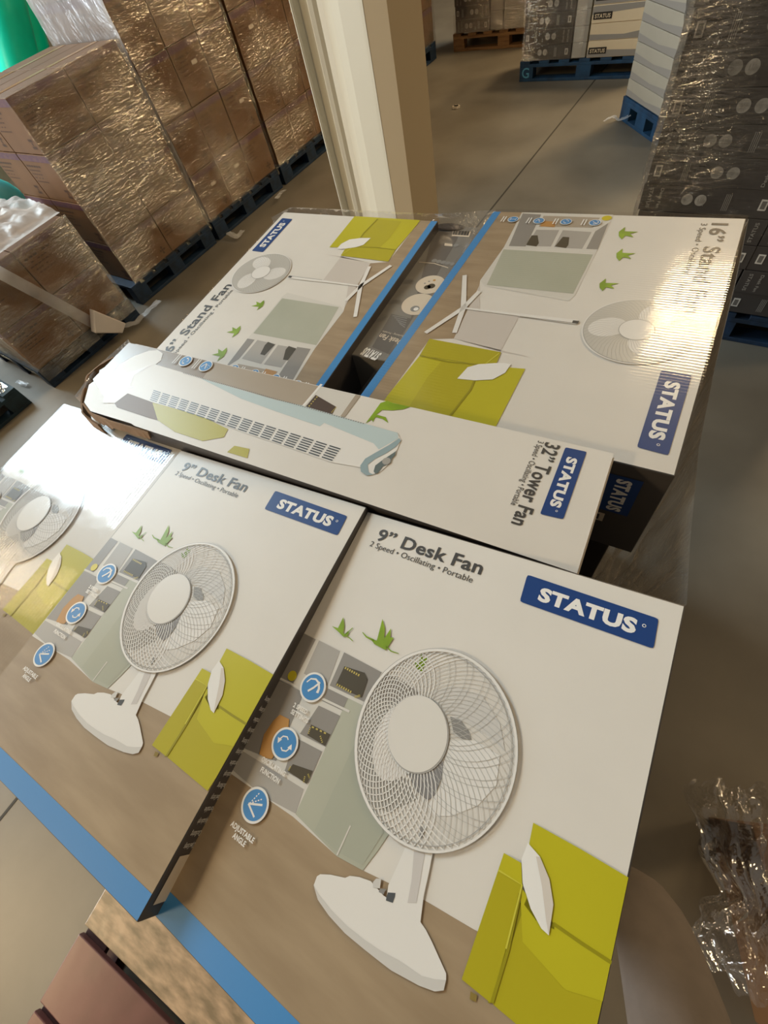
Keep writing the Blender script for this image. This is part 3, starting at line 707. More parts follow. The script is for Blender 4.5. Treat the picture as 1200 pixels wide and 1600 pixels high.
leaf(room, z4, ((660, 20), (668, 80), (660, 120), (672, 130), (690, 112), (698, 118), (690, 140), (662, 150), (630, 118), (585, 78), (625, 92)))
room.line(z4((672, 132), (700, 110), (722, 90)), 0.0010, M_leaf, 6); room.line(z4((668, 140), (700, 155), (722, 176)), 0.0009, M_leaf, 6)
zz = lambda *p: [gA(340 + x / 2.857, 800 + y / 2.857) for x, y in p]
leaf(room, zz, ((737, 478), (748, 520), (745, 565), (775, 520), (772, 560), (787, 562), (752, 618), (700, 590), (685, 568), (712, 575)))
room.line(zz((648, 538), (665, 558), (700, 575)), 0.0008, M_leaf, 6, 0.0022); room.line(zz((752, 600), (775, 622), (810, 633)), 0.0016, M_leaf, 6, 0.0006)
leaf(room, zz, ((912, 625), (918, 660), (940, 650), (915, 715), (890, 700), (880, 670), (900, 680)))
# sofa
room.fan(z7((240, 860), (310, 870), (330, 1100), (200, 1240), (150, 1240)), M_lime3, 4)
room.fan(z7((320, 565), (500, 665), (680, 772), (612, 1088), (395, 942), (305, 800), (305, 640)), M_lime, 6)
gB = uv_of('B')
sb = [gB(242, 1166), gB(262, 1183), gB(325, 1236)]; sb.append((WA - e, sb[2][1] + .012))
room.fan([sb[1], sb[2], sb[3]] + z7((612, 1088), (395, 942), (300, 840), (215, 1080)), M_lime2, 5)
room.fan(z7((270, 800), (300, 840), (395, 942), (612, 1088), (590, 1240), (440, 1190), (280, 1010)), M_lime, 6)
room.line(z7((395, 942), (500, 1015), (612, 1088)), 0.0022, M_lime3, 7)
room.line(z7((270, 830), (225, 1040), (165, 1238)), 0.0022, M_lime3, 8)
room.fan(z7((285, 870), (330, 930), (400, 965), (395, 940), (310, 820)), M_lime3, 6)
room.fan(z7((210, 678), (275, 715), (278, 800), (225, 1010), (160, 1238), (52, 1150)), M_lime2, 7)
room.fan(z7((210, 678), (275, 715), (278, 797), (190, 742)), M_lime, 8)
room.line(z7((190, 742), (278, 797), (218, 1035)), 0.0012, mat('ink_lime_pale', (206, 200, 70), 0.36), 9)
room.fan(z7((300, 640), (345, 692), (380, 775), (395, 870), (378, 985), (350, 960), (310, 885), (280, 790), (276, 700)), M_white, 10)
room.fan(z7((330, 690), (345, 692), (380, 775), (395, 870), (378, 985), (368, 930), (352, 800)), mat('ink_pillow_shade', (214, 206, 196), 0.36), 11)
room.fan(z7((85, 1195), (110, 1210), (105, 1235), (82, 1225)), mat('ink_sofa_foot', (140, 120, 60), 0.4), 6)

# --- the fan
fan = Art()
def ell(cx, cy, rx, ry, rot=0.0, n=56):
    return [gA(cx + rx * math.cos(t) * math.cos(rot) - ry * math.sin(t) * math.sin(rot), cy + rx * math.cos(t) * math.sin(rot) + ry * math.sin(t) * math.cos(rot)) for t in [2 * PI * k / n for k in range(n)]]
RC = (682.5, 1173.5); RR = (127, 159); HC = (653.5, 1147); HR = (46.5, 60)
# stem and base first
fan.fan(z8((205, 330), (225, 275), (245, 262), (310, 265), (400, 285), (430, 272), (490, 280), (560, 305), (640, 395), (760, 480), (870, 560), (905, 610), (945, 690), (985, 780), (1030, 880), (1030, 920), (1015, 985), (960, 992), (860, 955), (690, 862), (650, 832), (530, 738), (400, 630), (300, 520), (230, 420)), M_fan, 8)
fan.fan(z8((205, 330), (230, 420), (300, 520), (400, 630), (530, 738), (650, 832), (690, 862), (860, 955), (960, 992), (1015, 985), (1030, 920), (960, 915), (880, 895), (740, 800), (620, 735), (530, 675), (420, 590), (310, 480), (235, 385)), M_fan2, 9)
fan.fan(z8((775, 95), (950, 110), (925, 240), (890, 400), (870, 560), (760, 500), (660, 410), (670, 330), (730, 200)), M_fan, 9)
fan.fan(z8((830, 115), (900, 118), (870, 300), (845, 440), (790, 440), (815, 300)), mat('ink_stem_shade', (205, 200, 196), 0.34), 10)
fan.fan(z8((655, 425), (660, 400), (668, 375), (715, 378), (712, 400), (698, 440)), M_slot, 10)
fan.fan(z8((575, 345), (575, 310), (595, 288), (626, 290), (618, 350)), M_fan2, 10)
fan.fan(z8((610, 372), (618, 350), (655, 355), (640, 388)), M_fan3, 9)
# behind the grille
fan.p(ell(RC[0], RC[1], RR[0] - 2, RR[1] - 2), mat('ink_grille_back', (216, 211, 203), 0.5), 11)
fan.fan(z3((320, 350), (420, 400), (510, 462), (400, 530), (330, 560), (270, 700), (240, 860), (290, 980), (430, 960), (500, 1080), (330, 1160), (250, 1130), (180, 960), (160, 760), (190, 560), (240, 430)), mat('ink_grille_shade', (176, 172, 164), 0.34), 12)
fan.fan(z3((320, 350), (420, 400), (510, 462), (400, 520), (290, 500), (240, 430)), mat('ink_grille_deep', (152, 146, 138), 0.34), 13)
fan.fan(z3((370, 530), (300, 600), (250, 710), (236, 830), (250, 920), (300, 975), (360, 975), (430, 940), (460, 920), (350, 800), (335, 640)), M_fan, 14)
fan.fan(z3((520, 470), (700, 420), (880, 480), (980, 640), (1010, 800), (900, 700), (700, 590), (620, 520)), M_fan2, 13)
fan.fan(z3((690, 740), (840, 740), (980, 830), (960, 1000), (850, 1120), (700, 1180), (600, 1180), (560, 1120), (640, 1000), (650, 880)), M_fan, 13)
fan.fan(z3((690, 600), (750, 620), (800, 690), (812, 735), (760, 730), (710, 690)), M_fan3, 14)
fan.fan(z3((440, 930), (560, 915), (650, 860), (640, 960), (600, 1060), (560, 1090), (500, 1040)), mat('ink_motor', (136, 134, 134), 0.34), 14)
fan.fan(z3((520, 1240), (545, 1250), (530, 1310), (510, 1300)), M_fan3, 14)
# grille wires
def wire_pt(t, s):
    # s 0 hub .. 1 rim
    hx = HC[0] + HR[0] * math.cos(t); hy = HC[1] + HR[1] * math.sin(t)
    return hx, hy
def gw(t0, tw, s):
    a = t0 + tw * s; cx = HC[0] + (RC[0] - HC[0]) * s; cy = HC[1] + (RC[1] - HC[1]) * s
    k = s ** 0.85
    return gA(cx + (HR[0] + (RR[0] - 3 - HR[0]) * k) * math.cos(a), cy + (HR[1] + (RR[1] - 3 - HR[1]) * k) * math.sin(a))
NW = 66
M_wmid = mat('ink_wire_mid', (186, 183, 177), .5)
for tw_, ph in ((-0.62, 0.0), (0.70, .03)):
    for i in range(NW):
        t = 2 * PI * i / NW + ph; mid = t + tw_ * .6
        if math.cos(mid) < 0.12: fan.line([gw(t, tw_, s / 7) for s in range(8)], 0.00085, M_fan, 16)
        elif i % 3 != 2 or tw_ > 0: fan.line([gw(t, tw_, s / 7) for s in range(8)], 0.00042, M_wmid, 15)
leaf(fan, zz, ((912, 625), (918, 660), (940, 650), (915, 715), (890, 700), (880, 670), (900, 680)), 12)
for k, s in enumerate((0.93,)):
    pts = [gw(2 * PI * j / 60, 0, s) for j in range(61)]; fan.line(pts, 0.0006, M_wire, 16)
def ring(c, r, w_, m, l, n=64):
    o = ell(c[0], c[1], r[0], r[1], 0, n); i_ = ell(c[0], c[1], r[0] - w_, r[1] - w_, 0, n)
    fan.mb.mesh([(q[0], q[1], l * LZ) for q in o + i_], [(k, (k + 1) % n, n + (k + 1) % n, n + k) for k in range(n)], m)
ring(RC, (RR[0] + .8, RR[1] + .8), 1.4, M_wire, 17)
ring(RC, RR, 4.2, M_fan, 18)
fan.p(ell(HC[0] + 1.2, HC[1] + 1.5, HR[0] + 1, HR[1] + 1), M_wire, 18)
fan.p(ell(HC[0], HC[1], HR[0], HR[1]), mat('ink_hub', (222, 218, 211), 0.34, coat=0.08, coat_rough=0.2), 19)

# --- lettering, badge, icons
ttl = Art()
a = gA(587, 843); b_ = gA(751, 898)
ttl.text('9\u201d Desk Fan', a, b_, 0.0155, M_ink, 3, 0.022)
ttl.text('2 Speed \u2022 Oscillating \u2022 Portable', gA(577, 853), gA(737, 911), 0.0072, M_ink, 3, 0.0)
def badge(A_, q, m, textm, up, pad=0.0):
    """q: 4 corners bl, br, tr, tl (uv)"""
    q = [Vector(p_) for p_ in q]; c = sum(q, Vector((0, 0))) / 4; r = 0.10; pts = []
    for i in range(4):
        p0, p1, p2 = q[i - 1], q[i], q[(i + 1) % 4]; dd = min((p1 - p0).length, (p2 - p1).length) * .1
        a_ = p1 + (p0 - p1).normalized() * dd; b2 = p1 + (p2 - p1).normalized() * dd
        pts += [a_, (a_ + b2) / 2 * .4 + p1 * .6, b2]
    A_.fan(pts, m, 3)
    bl, br, tr, tl = q; h = (tl - bl).length
    s = bl.lerp(br, .13) + (tl - bl) * .27; t_ = bl.lerp(br, .865) + (tr - br) * .27
    A_.text('STATUS', s, t_, h * .46, textm, 4, 0.05)
    rc = bl.lerp(br, .915) + (tr - br) * .62; rr = h * .055
    A_.disc(rc, rr, textm, 4, n=16); A_.disc(rc, rr * .6, m, 5, n=12)
lg = Art(); badge(lg, [gA(812, 940), gA(1021, 1014), gA(1029, 967), gA(824, 898)], M_navy, M_white, None)
def icon(A_, c, R_, kind, flip=1):
    A_.disc(c, R_, M_white, 12); A_.disc(c, R_ * .86, M_blue, 13)
    def P_(*p): return [(c[0] + x * R_, c[1] + y * R_) for x, y in p]
    if kind == 'speed':
        A_.line(P_((-.6, .1), (-.42, .42), (-.05, .55), (.3, .42), (.5, .1), (.52, -.2)), R_ * .08, M_white, 14, R_ * .2)
        A_.line(P_((-.2, -.38), (.1, 0), (.38, .5)), R_ * .14, M_white, 15)
    elif kind == 'osc':
        A_.line(P_((-.5, .05), (-.35, .33), (-.05, .42), (.12, .30)), R_ * .09, M_white, 14)
        A_.line(P_((.5, -.05), (.35, -.33), (.05, -.42), (-.12, -.30)), R_ * .09, M_white, 14)
        A_.p(P_((-.68, .12), (-.32, .12), (-.5, -.2)), M_white, 14); A_.p(P_((.68, -.12), (.32, -.12), (.5, .2)), M_white, 14)
    elif kind == 'angle':
        A_.line(P_((.35, -.55), (-.45, -.15)), R_ * .12, M_white, 14); A_.line(P_((-.45, -.15), (.5, .25)), R_ * .12, M_white, 14)
        for e_ in ((-.05, .75), (.35, .55)):
            for k in range(5):
                a_ = (-.38 + (e_[0] + .38) * k / 5, -.1 + (e_[1] + .1) * k / 5); b2 = (-.38 + (e_[0] + .38) * (k + .55) / 5, -.1 + (e_[1] + .1) * (k + .55) / 5)
                A_.line(P_(a_, b2), R_ * .07, M_white, 14)
    else:
        A_.line(P_((0, -.5), (0, .5)), R_ * .12, M_white, 14); A_.line(P_((-.4, .5), (.4, .5)), R_ * .1, M_white, 14); A_.line(P_((-.4, -.5), (.4, -.5)), R_ * .1, M_white, 14)
ics = []
RI = 0.0145
for c, k, l1, l2, p1, p2 in (((490, 1074), 'speed', '2 SPEED', 'SETTINGS', (471, 1107), (470, 1119)), ((446.5, 1162), 'osc', 'OSCILLATING', 'FUNCTION', (429, 1197), (424, 1211)), ((400, 1257.5), 'angle', 'ADJUSTABLE', 'ANGLE', (381, 1299), (376, 1311))):
    ic = Art(); icon(ic, gA(*c), RI, k)
    wd = {'2 SPEED': .0175, 'SETTINGS': .022, 'OSCILLATING': .030, 'FUNCTION': .0235, 'ADJUSTABLE': .029, 'ANGLE': .0155}
    for s, q in ((l1, p1), (l2, p2)):
        u, v = gA(*q); ic.text(s, (u - wd[s] / 2, v - .0022), (u + wd[s] / 2, v - .0022), 0.0044, M_white, 14, 0.035)
    ics.append(ic)

DESK_LABEL = {'A': 'white 9 inch desk fan carton nearest the viewer, its print fully in view',
              'B': 'white 9 inch desk fan carton in the middle of the front row',
              'C': 'white 9 inch desk fan carton at the left, its top mirroring cold daylight'}
M_cut = mat('card_edge', (206, 196, 182), 0.7)
protoD = white_box('A', 0.185, DESK_LABEL['A'], 'desk_fan_carton', 'desk fan cartons in the front row')
room.build('room_picture', protoD); fan.build('fan_picture', protoD); ttl.build('title_lettering', protoD); lg.build('logo_badge', protoD)
for ic in ics: ic.build('feature_icon', protoD)
# printed side (right): charcoal with pale lettering
sd = MB()
def sideR(q): return (WA + 0.0006, q[0], q[1])
put_text(sd, 'STATUS', (.33, -.075), (.40, -.075), .02, M_white, 0, .05, sideR)
put_text(sd, '9\u201d Desk Fan', (.22, -.07), (.31, -.07), .014, M_white, 0, .02, sideR)
for k in range(14):
    put_text(sd, ('2 Speed Settings', 'Oscillating', 'Adjustable angle', 'Portable')[k % 4], (.06 + .0105 * k, -.022), (.06 + .0105 * k, -.006 - .0), .005, M_white, 0, 0, sideR)
sd.build('printed_side_panel', protoD); sd = MB()
sd.poly([sideR(q) for q in ((.012, -.03), (.05, -.03), (.05, -.008), (.012, -.008))], M_label)
sd.build('barcode_label', protoD)
kd = kids_of(protoD)
for k in 'BC':
    fast_copy(protoD, kd, FR[k][0], DESK_LABEL[k], 'desk fan cartons in the front row', 'carton')

# columns of plain fan cartons below the visible tops
def under(k, ths, name, what, first_gap=0.004, shift=(0, 0)):
    M0, W, L_ = FR[k]
    yaw = math.atan2(M0[1][0], M0[0][0]); c = M0 @ Vector((W / 2, L_ / 2, 0))
    tiltdrop = W / 2 * abs(math.sin(math.atan(M0[2][0]))) + L_ / 2 * abs(math.sin(math.atan(M0[2][1])))
    z = M0.translation.z
    zt = c.z - ths[0] - tiltdrop - first_gap
    n = max(1, int((zt - 0.146) / ths[1] + .5)); th = (zt - 0.146) / n
    for i in range(n):
        zz_ = 0.146 + th * i
        M = RZ(yaw, (c.x + random.uniform(-.004, .004) + shift[0], c.y + random.uniform(-.004, .004) + shift[1], zz_))
        t = empty(name, M, 'dark sided fan carton, %s from the pallet, %s' % (ORD[i], what), 'carton', 'dark sided fan cartons ' + what)
        m = MB(); m.box((0, 0, th / 2), (W - .008, L_ - .008, th - .002), M_dark, top=M_paper); m.build('body', t, bevel=0.002)
        if k in 'R':
            q = MB(); Y = -(L_ - .008) / 2 - .0008; X = (W - .008) / 2
            def fr_(p_): return (p_[0], Y, p_[1])
            q.poly([fr_(v) for v in ((X - .062, th * .25), (X - .03, th * .25), (X - .03, th * .8), (X - .062, th * .8))], M_navy); put_text(q, 'STATUS', (X - .053, th * .74), (X - .053, th * .31), .015, M_label, 0, .04, lambda p_: (p_[0], Y - .0006, p_[1]))
            q.build('logo_badge', t)
for k, wh in (('A', 'under the nearest desk fan carton'), ('B', 'under the middle desk fan carton'), ('C', 'under the left desk fan carton')):
    under(k, (.185, .187), 'fan_carton', wh)
under('T', (.16, .165), 'fan_carton', 'under the tower fan carton')
under('R', (.19, .19), 'fan_carton', 'under the right stand fan carton', shift=(-0.02, 0.01))
under('L', (.19, .19), 'fan_carton', 'under the left stand fan carton')
cload = Vector((-.40, .30, 0))
make_pallet(1.0, 1.2, RZ(math.radians(7), cload), 'blue pallet carrying the white fan cartons', M_blueP)

# ------------------------------------------------------------------ stand fan cartons
gR = uv_of('R'); WR, LR = FR['R'][1], FR['R'][2]
def r0(*p): return [gR(*q) for q in p]
def r7(*p): return [gR(750 + x / 2.6667, 300 + y / 2.6667) for x, y in p]
def r5(*p): return [gR(540 + x / 4.615, 330 + y / 4.615) for x, y in p]
sr = Art((WR, LR))
e = .001
SB = 0.016
sof = r0((671, 530))[0]; 
wl = r7((0, 500))[0]
wfy = gR(749, 446)            # wall meets floor on the shelf side
wood_r = wfy[0]
sr.p([(e, e), (SB, e), (SB, LR - e), (e, LR - e)], M_blue, 2)
sr.fan([(SB, e), (r0((606, 618))[0][0], e), r0((606, 618))[0], r0((671, 530))[0], r0((709, 529))[0], wfy, r7((0, 370))[0], r7((100, 230))[0], r7((185, 75))[0], (r7((185, 75))[0][0], LR - e), (SB, LR - e)], M_woodprint, 1)
# shelf unit
sr.fan(r7((185, 70), (560, 88), (485, 250), (395, 432), (370, 455), (20, 392), (0, 370), (100, 230)), M_g1, 2)
sr.fan(r7((98, 240), (470, 262), (388, 425), (28, 388)), M_g4, 3)
sr.fan(r7((120, 226), (178, 90), (255, 95), (190, 228)), M_g3, 3)
sr.fan(r7((265, 100), (500, 108), (470, 150), (245, 145)), M_g5, 3)
sr.fan(r7((235, 158), (330, 160), (295, 228), (195, 224)), M_g2, 3); sr.fan(r7((345, 160), (465, 168), (425, 238), (308, 230)), M_g2, 3)
sr.fan(r7((480, 165), (535, 130), (490, 240), (442, 238)), M_g3, 3)
sr.fan(r7((215, 182), (240, 182), (245, 215), (235, 228), (192, 222)), M_bk, 4); sr.fan(r7((345, 188), (372, 190), (368, 222), (358, 235), (312, 228)), M_bk, 4)
sr.disc(r7((528, 110))[0], 0.0085, M_yell, 4)
sr.fan(r7((262, 122), (320, 125), (310, 148), (250, 145)), M_orange, 4)
for c in ((105, 118), (212, 122), (322, 128), (440, 130)): pass
# lower wall shade, sofa
sr.fan([r5((965, 540))[0], r7((0, 500))[0], r7((165, 515))[0], r7((85, 665))[0], (r0((776, 664))[0][0], r0((783, 551))[0][1]), r5((780, 920))[0]], mat('ink_wall_shade', (206, 198, 190), 0.34, coat=.08, coat_rough=.2), 2)
sr.fan([r0((606, 618))[0], r0((656, 556))[0], r0((752, 571))[0], r7((188, 738))[0], r7((70, 970))[0], (r7((70, 970))[0][0] , e), (r0((606, 618))[0][0], e)], M_lime, 4)
sr.fan(r0((671, 530), (783, 551), (776, 568), (752, 571), (656, 556)), M_lime2, 6)
sr.line(r0((656, 556), (700, 566), (752, 571)), 0.003, M_lime3, 7)
sr.line(r0((752, 571), (735, 610), (702, 652)), 0.003, M_lime3, 7)
sr.fan(r0((752, 571), (735, 610), (702, 652), (640, 635), (668, 590), (690, 565)), M_lime2, 5)
sr.line(r0((780, 553), (758, 570)), 0.0018, mat('ink_lime_pale', (206, 200, 70), 0.36), 8)
sr.fan(r5((805, 1212), (880, 1130), (960, 1108), (1080, 1100), (1150, 1100), (1192, 1108), (1150, 1170), (1060, 1218), (930, 1225)), M_white, 8)
# plants
for sc, P_ in (((600, 175), None), ((590, 265), None), ((520, 390), None)):
    x, y = sc
    sr.fan(r7((x - 22, y - 8), (x + 4, y - 28), (x + 2, y - 10), (x + 60, y - 8), (x + 25, y), (x + 40, y + 15), (x + 5, y + 8), (x - 10, y + 24), (x - 22, y + 10)), M_leaf, 4)
# stand fan picture
sf = Art()
def bar(p, q, w1, w2, m, l): sf.line([p, q], w1, m, l, w2)
hub = r0((724, 482))[0]
for q in ((726, 431), (665, 521), (710, 521), (749, 456)): bar(hub, r0(q)[0], 0.009, 0.0075, M_fan, 8)
bar(hub, r7((165, 515))[0], 0.0045, 0.0055, M_fan, 7); bar(r7((165, 515))[0], r7((405, 545))[0], 0.0075, 0.0105, M_fan, 7)
sf.line(r7((165, 521), (290, 536), (405, 551)), .0012, M_fan3, 8)
bar(r7((385, 543))[0], r7((410, 546))[0], 0.006, 0.006, M_ink, 9)
RCs = Vector(gR(994, 517)); 
def rell(cx, cy, rx, ry, n=48, rot=0.0): return [gR(cx + rx * math.cos(t) * math.cos(rot) - ry * math.sin(t) * math.sin(rot), cy + rx * math.cos(t) * math.sin(rot) + ry * math.sin(t) * math.cos(rot)) for t in [2 * PI * k / n for k in range(n)]]
RR0 = 0.071
sf.disc(RCs, RR0 + .0015, M_fan, 9, n=60); sf.disc(RCs, RR0 - .0005, M_wire, 10, n=60); sf.disc(RCs, RR0 - .0015, mat('ink_small_grille', (196, 193, 186), .34, coat=.08, coat_rough=.2), 11, n=60)
for k in range(3):
    a_ = PI + .05 + k * 2 * PI / 3; c = RCs + Vector((math.cos(a_), math.sin(a_))) * .038
    sf.disc(c, .027, M_fan, 12, ry=.021, n=28, rot=a_ + .5)
sf.disc(RCs, .0235, M_wire, 13, n=30); sf.disc(RCs, .0225, M_fan, 14, n=30)
for i in range(60):
    t = 2 * PI * i / 60; pts = [RCs + Vector((math.cos(t + .5 * s), math.sin(t + .5 * s))) * (.023 + (RR0 - .024) * s) for s in (0, .33, .66, 1)]
    sf.line(pts, .00035, M_wire, 13)
# lettering: reads towards -v, tops towards +u
st = Art()
ta = gR(1113, 352); 
u0 = ta[0]; v0 = ta[1]
st.text('16\u201d Stand Fan', (u0 - .001, LR - .018), (u0 - .001, LR - .262), 0.0235, M_ink, 3, 0.022)
st.text('3 Speed \u2022 Oscillating \u2022 Portable', (u0 - .0165, LR - .02), (u0 - .0165, LR - .245), 0.0095, M_ink, 3, 0.0)
sl = Art(); badge(sl, r0((1033, 579), (995, 699), (1044, 712), (1081, 587)), M_navy, M_white, None)
sic = []
for c, kd_ in (((138, 118), 'stand'), ((245, 124), 'angle'), ((358, 128), 'osc'), ((478, 132), 'speed')):
    ic = Art(); q = Vector(r7(c)[0]); sub = Art(); icon(sub, (0, 0), .0105, kd_)
    ic.mb.mesh([(q.x + v[1], q.y - v[0], v[2]) for v in sub.mb.v], [], M_white)
    ic.mb.f = list(sub.mb.f); ic.mb.m = list(sub.mb.m); ic.mb.mats = sub.mb.mats
    for k in range(2): ic.line([(q.x - .0165 - .005 * k, q.y + .010), (q.x - .0165 - .005 * k, q.y - .010)], .0022, M_white, 12)
    sic.append(ic)
SL = {'R': 'large white stand fan carton on the right of the load, warm lamp glare on it', 'L': 'large white stand fan carton at the back left, stripe beside the dark gap'}
pR = white_box('R', 0.188, SL['R'], 'stand_fan_carton', 'stand fan cartons')
for a_, n_ in ((sr, 'room_picture'), (sf, 'fan_picture'), (st, 'title_lettering'), (sl, 'logo_badge')): a_.build(n_, pR)
for ic in sic: ic.build('feature_icon', pR)
# printed dark front side
sd = MB(); e2 = -.0008
def sF(q): return (q[0], e2, q[1])
def sF2(q): return (q[0], e2 - .0006, q[1])
sd.poly([sF(q) for q in ((WR - .064, -.10), (WR - .026, -.10), (WR - .026, -.022), (WR - .064, -.022))], M_navy)
put_text(sd, 'STATUS', (WR - .053, -.027), (WR - .053, -.095), .0165, M_white, 0, .05, sF2)
put_text(sd, '16\u201d Stand Fan', (WR - .118, -.01), (WR - .118, -.15), .015, M_label, 0, .03, sF)
sd.build('printed_side_panel', pR); sd = MB()
sd.poly([sF(q) for q in ((WR - .092, -.128), (WR - .052, -.128), (WR - .052, -.108), (WR - .092, -.108))], M_label)
sd.poly([sF2(q) for q in ((WR - .086, -.124), (WR - .058, -.124), (WR - .058, -.112), (WR - .086, -.112))], M_char)
sd.build('barcode_label', pR)
kr = kids_of(pR)
ML, WL, LL = FR['L']
fast_copy(pR, kr, ML @ Matrix.Translation((WL, LL, 0)) @ Matrix.Rotation(PI, 4, 'Z'), SL['L'], 'stand fan cartons', 'carton')

# ------------------------------------------------------------------ tower fan carton
gT = uv_of('T'); WT, LT = FR['T'][1], FR['T'][2]
def t1(*p): return [gT(100 + x / 3, 520 + y / 3) for x, y in p]
def t2(*p): return [gT(400 + x / 3.75, 560 + y / 3.75) for x, y in p]
def t3(*p): return [gT(700 + x / 2.4, 650 + y / 2.4) for x, y in p]
def clampT(pts): return [(min(max(u, .001), WT - .001), min(max(v, .001), LT - .001)) for u, v in pts]
tp = Art()
M_taupe = mat('ink_taupe', (150, 132, 110), .34, rgb2=(136, 118, 96), vscale=5, coat=.08, coat_rough=.2); M_taupe2 = mat('ink_taupe_pale', (178, 166, 150), .34, rgb2=(168, 154, 136), vscale=4, coat=.08, coat_rough=.2)
tp.fan(clampT([(.001, LT - .001), gT(300, 553)] + t1((700, 140), (640, 230), (430, 150), (300, 170), (190, 300)) + [(.001, .06)]), M_taupe, 1)
tp.fan(clampT([gT(300, 553), gT(505, 602)] + t2((275, 280)) + t1((850, 275), (640, 230), (700, 140))), M_taupe2, 1)
tp.fan(clampT(t2((385, 155), (620, 205), (500, 345), (275, 285))), M_g1, 2)
tp.line(t2((385, 152), (275, 282)), .004, M_white, 3)
tp.fan(t2((350, 215), (470, 285), (450, 325), (440, 328), (288, 288)), mat('ink_book_brown', (84, 68, 58), .36, coat=.3), 3)
for a_, b_ in (((360, 225), (305, 290)), ((470, 288), (440, 322))):
    A_ = Vector(t2(a_)[0]); B_ = Vector(t2(b_)[0])
    for k in range(5): tp.line([A_.lerp(B_, k / 5), A_.lerp(B_, (k + .5) / 5)], .002, M_gold, 4)
tp.fan(clampT(t2((590, 205), (620, 208), (520, 345), (495, 340))), M_g5, 3)
tp.fan(t2((770, 250), (800, 262), (905, 285), (860, 300), (800, 306), (740, 303), (705, 330), (760, 345), (776, 380), (740, 355), (700, 345), (685, 375), (678, 360), (642, 382), (690, 318), (730, 262)), M_leaf, 3)
# sofa strip below
tp.fan(t1((415, 328), (620, 380), (770, 452), (750, 490), (650, 508), (520, 465), (440, 410)), M_lime2, 3); tp.fan(t1((800, 530), (870, 545), (860, 588), (765, 560)), M_lime2, 3)
tp.fan(t1((230, 320), (300, 285), (415, 325), (440, 410), (400, 400), (250, 350)), mat('ink_floor_brown', (128, 108, 90), .5), 3)
tw = Art()
body_o = t1((185, 330), (188, 290), (215, 210), (260, 150), (330, 110), (400, 85), (440, 82), (464, 98), (456, 130), (430, 150), (850, 275)) + t2((400, 282), (640, 385), (830, 438), (850, 480), (830, 530), (780, 620), (730, 665), (690, 680), (640, 672), (612, 630), (560, 640), (400, 590), (200, 530)) + t1((1200, 590), (860, 480), (410, 330), (400, 318))
body_o = t1((185, 330), (188, 290), (215, 210), (260, 150), (330, 110), (400, 85), (440, 82), (464, 98), (456, 130), (430, 150), (620, 205), (850, 272), (1000, 318)) + t2((260, 275), (640, 385), (830, 438), (850, 480), (830, 530), (780, 620), (730, 665), (690, 680), (640, 676), (612, 640), (450, 612)) + t1((1200, 590), (1000, 520), (860, 475), (620, 385), (410, 325), (300, 285), (240, 330))
tw.fan(body_o, M_fan, 4)
tw.fan(t1((640, 215), (850, 275), (1000, 318)) + t2((260, 275), (640, 385), (830, 438), (835, 470), (720, 535), (690, 500), (400, 380)) + t1((1200, 440), (1000, 372), (830, 310)), M_aqua, 5)
tw.fan(t2((612, 630), (640, 590), (700, 555), (780, 510), (840, 470), (850, 485), (820, 520), (760, 560), (700, 590), (655, 625), (662, 670), (690, 684), (650, 688), (615, 665)), mat('ink_blue_grey', (150, 170, 176), .34), 6)
tw.fan(t2((690, 665), (700, 630), (740, 600), (800, 560), (822, 545), (815, 570), (795, 590), (790, 615), (770, 625), (745, 635), (715, 675), (700, 678)), mat('ink_button_grey', (104, 116, 116), .34), 7)
tw.disc(t2((765, 605))[0], .0055, M_wire, 8)
tw.fan(t1((240, 250), (300, 190), (420, 150), (330, 200), (310, 250), (330, 260), (290, 262)), mat('ink_pale_smudge', (212, 205, 200), .34), 5)
# serration
a_ = Vector(t1((560, 190))[0]); b_ = Vector(t2((640, 387))[0])
for k in range(90): tw.line([a_.lerp(b_, k / 90), a_.lerp(b_, (k + .5) / 90)], .0016, M_fan3, 6)
# louvre grille
q00 = Vector(t1((420, 268))[0]); q10 = Vector(t2((510, 532))[0]); q01 = Vector(t1((400, 318))[0]); q11 = Vector(t2((455, 612))[0])
NC, NRW = 17, 6
for i in range(NC):
    for j in range(NRW):
        u0_, u1_ = (i + .06) / NC, (i + .86) / NC; v0_, v1_ = (j + .15) / NRW, (j + .62) / NRW
        def bl_(u, v): return (q00.lerp(q10, u)).lerp(q01.lerp(q11, u), v)
        tw.p([bl_(u0_, v0_), bl_(u1_, v0_), bl_(u1_, v1_), bl_(u0_, v1_)], M_slot, 6)
tt = Art()
A_ = Vector(t3((368, 98))[0]); B_ = Vector(t3((237, 402))[0]); 
tt.text('32\u201d Tower Fan', A_, B_, .0175, M_ink, 3, .022)
tt.text('3 Speed \u2022 Oscillating \u2022 Portable', t3((338, 93))[0], t3((234, 332))[0], .0075, M_ink, 3, 0)
tl = Art(); badge(tl, t3((440, 118), (345, 368), (432, 388), (520, 135)), M_navy, M_white, None)
ti = []
for c, kd_ in (((573, 136), 'osc'), ((667, 160), 'angle')):
    ic = Art(); q = Vector(t1(c)[0]); sub = Art(); icon(sub, (0, 0), .0125, kd_)
    ic.mb.mesh([(q.x + v[1], q.y - v[0], v[2]) for v in sub.mb.v], [], M_white)
    ic.mb.f = list(sub.mb.f); ic.mb.m = list(sub.mb.m); ic.mb.mats = sub.mb.mats
    for k in range(2): ic.line([(q.x - .0185 - .005 * k, q.y + .011), (q.x - .0185 - .005 * k, q.y - .011)], .002, M_g1, 12)
    ti.append(ic)
MT = FR['T'][0]
tT = empty('tower_fan_carton', MT, 'long white tower fan carton lying across the load, torn at its left end', 'carton')
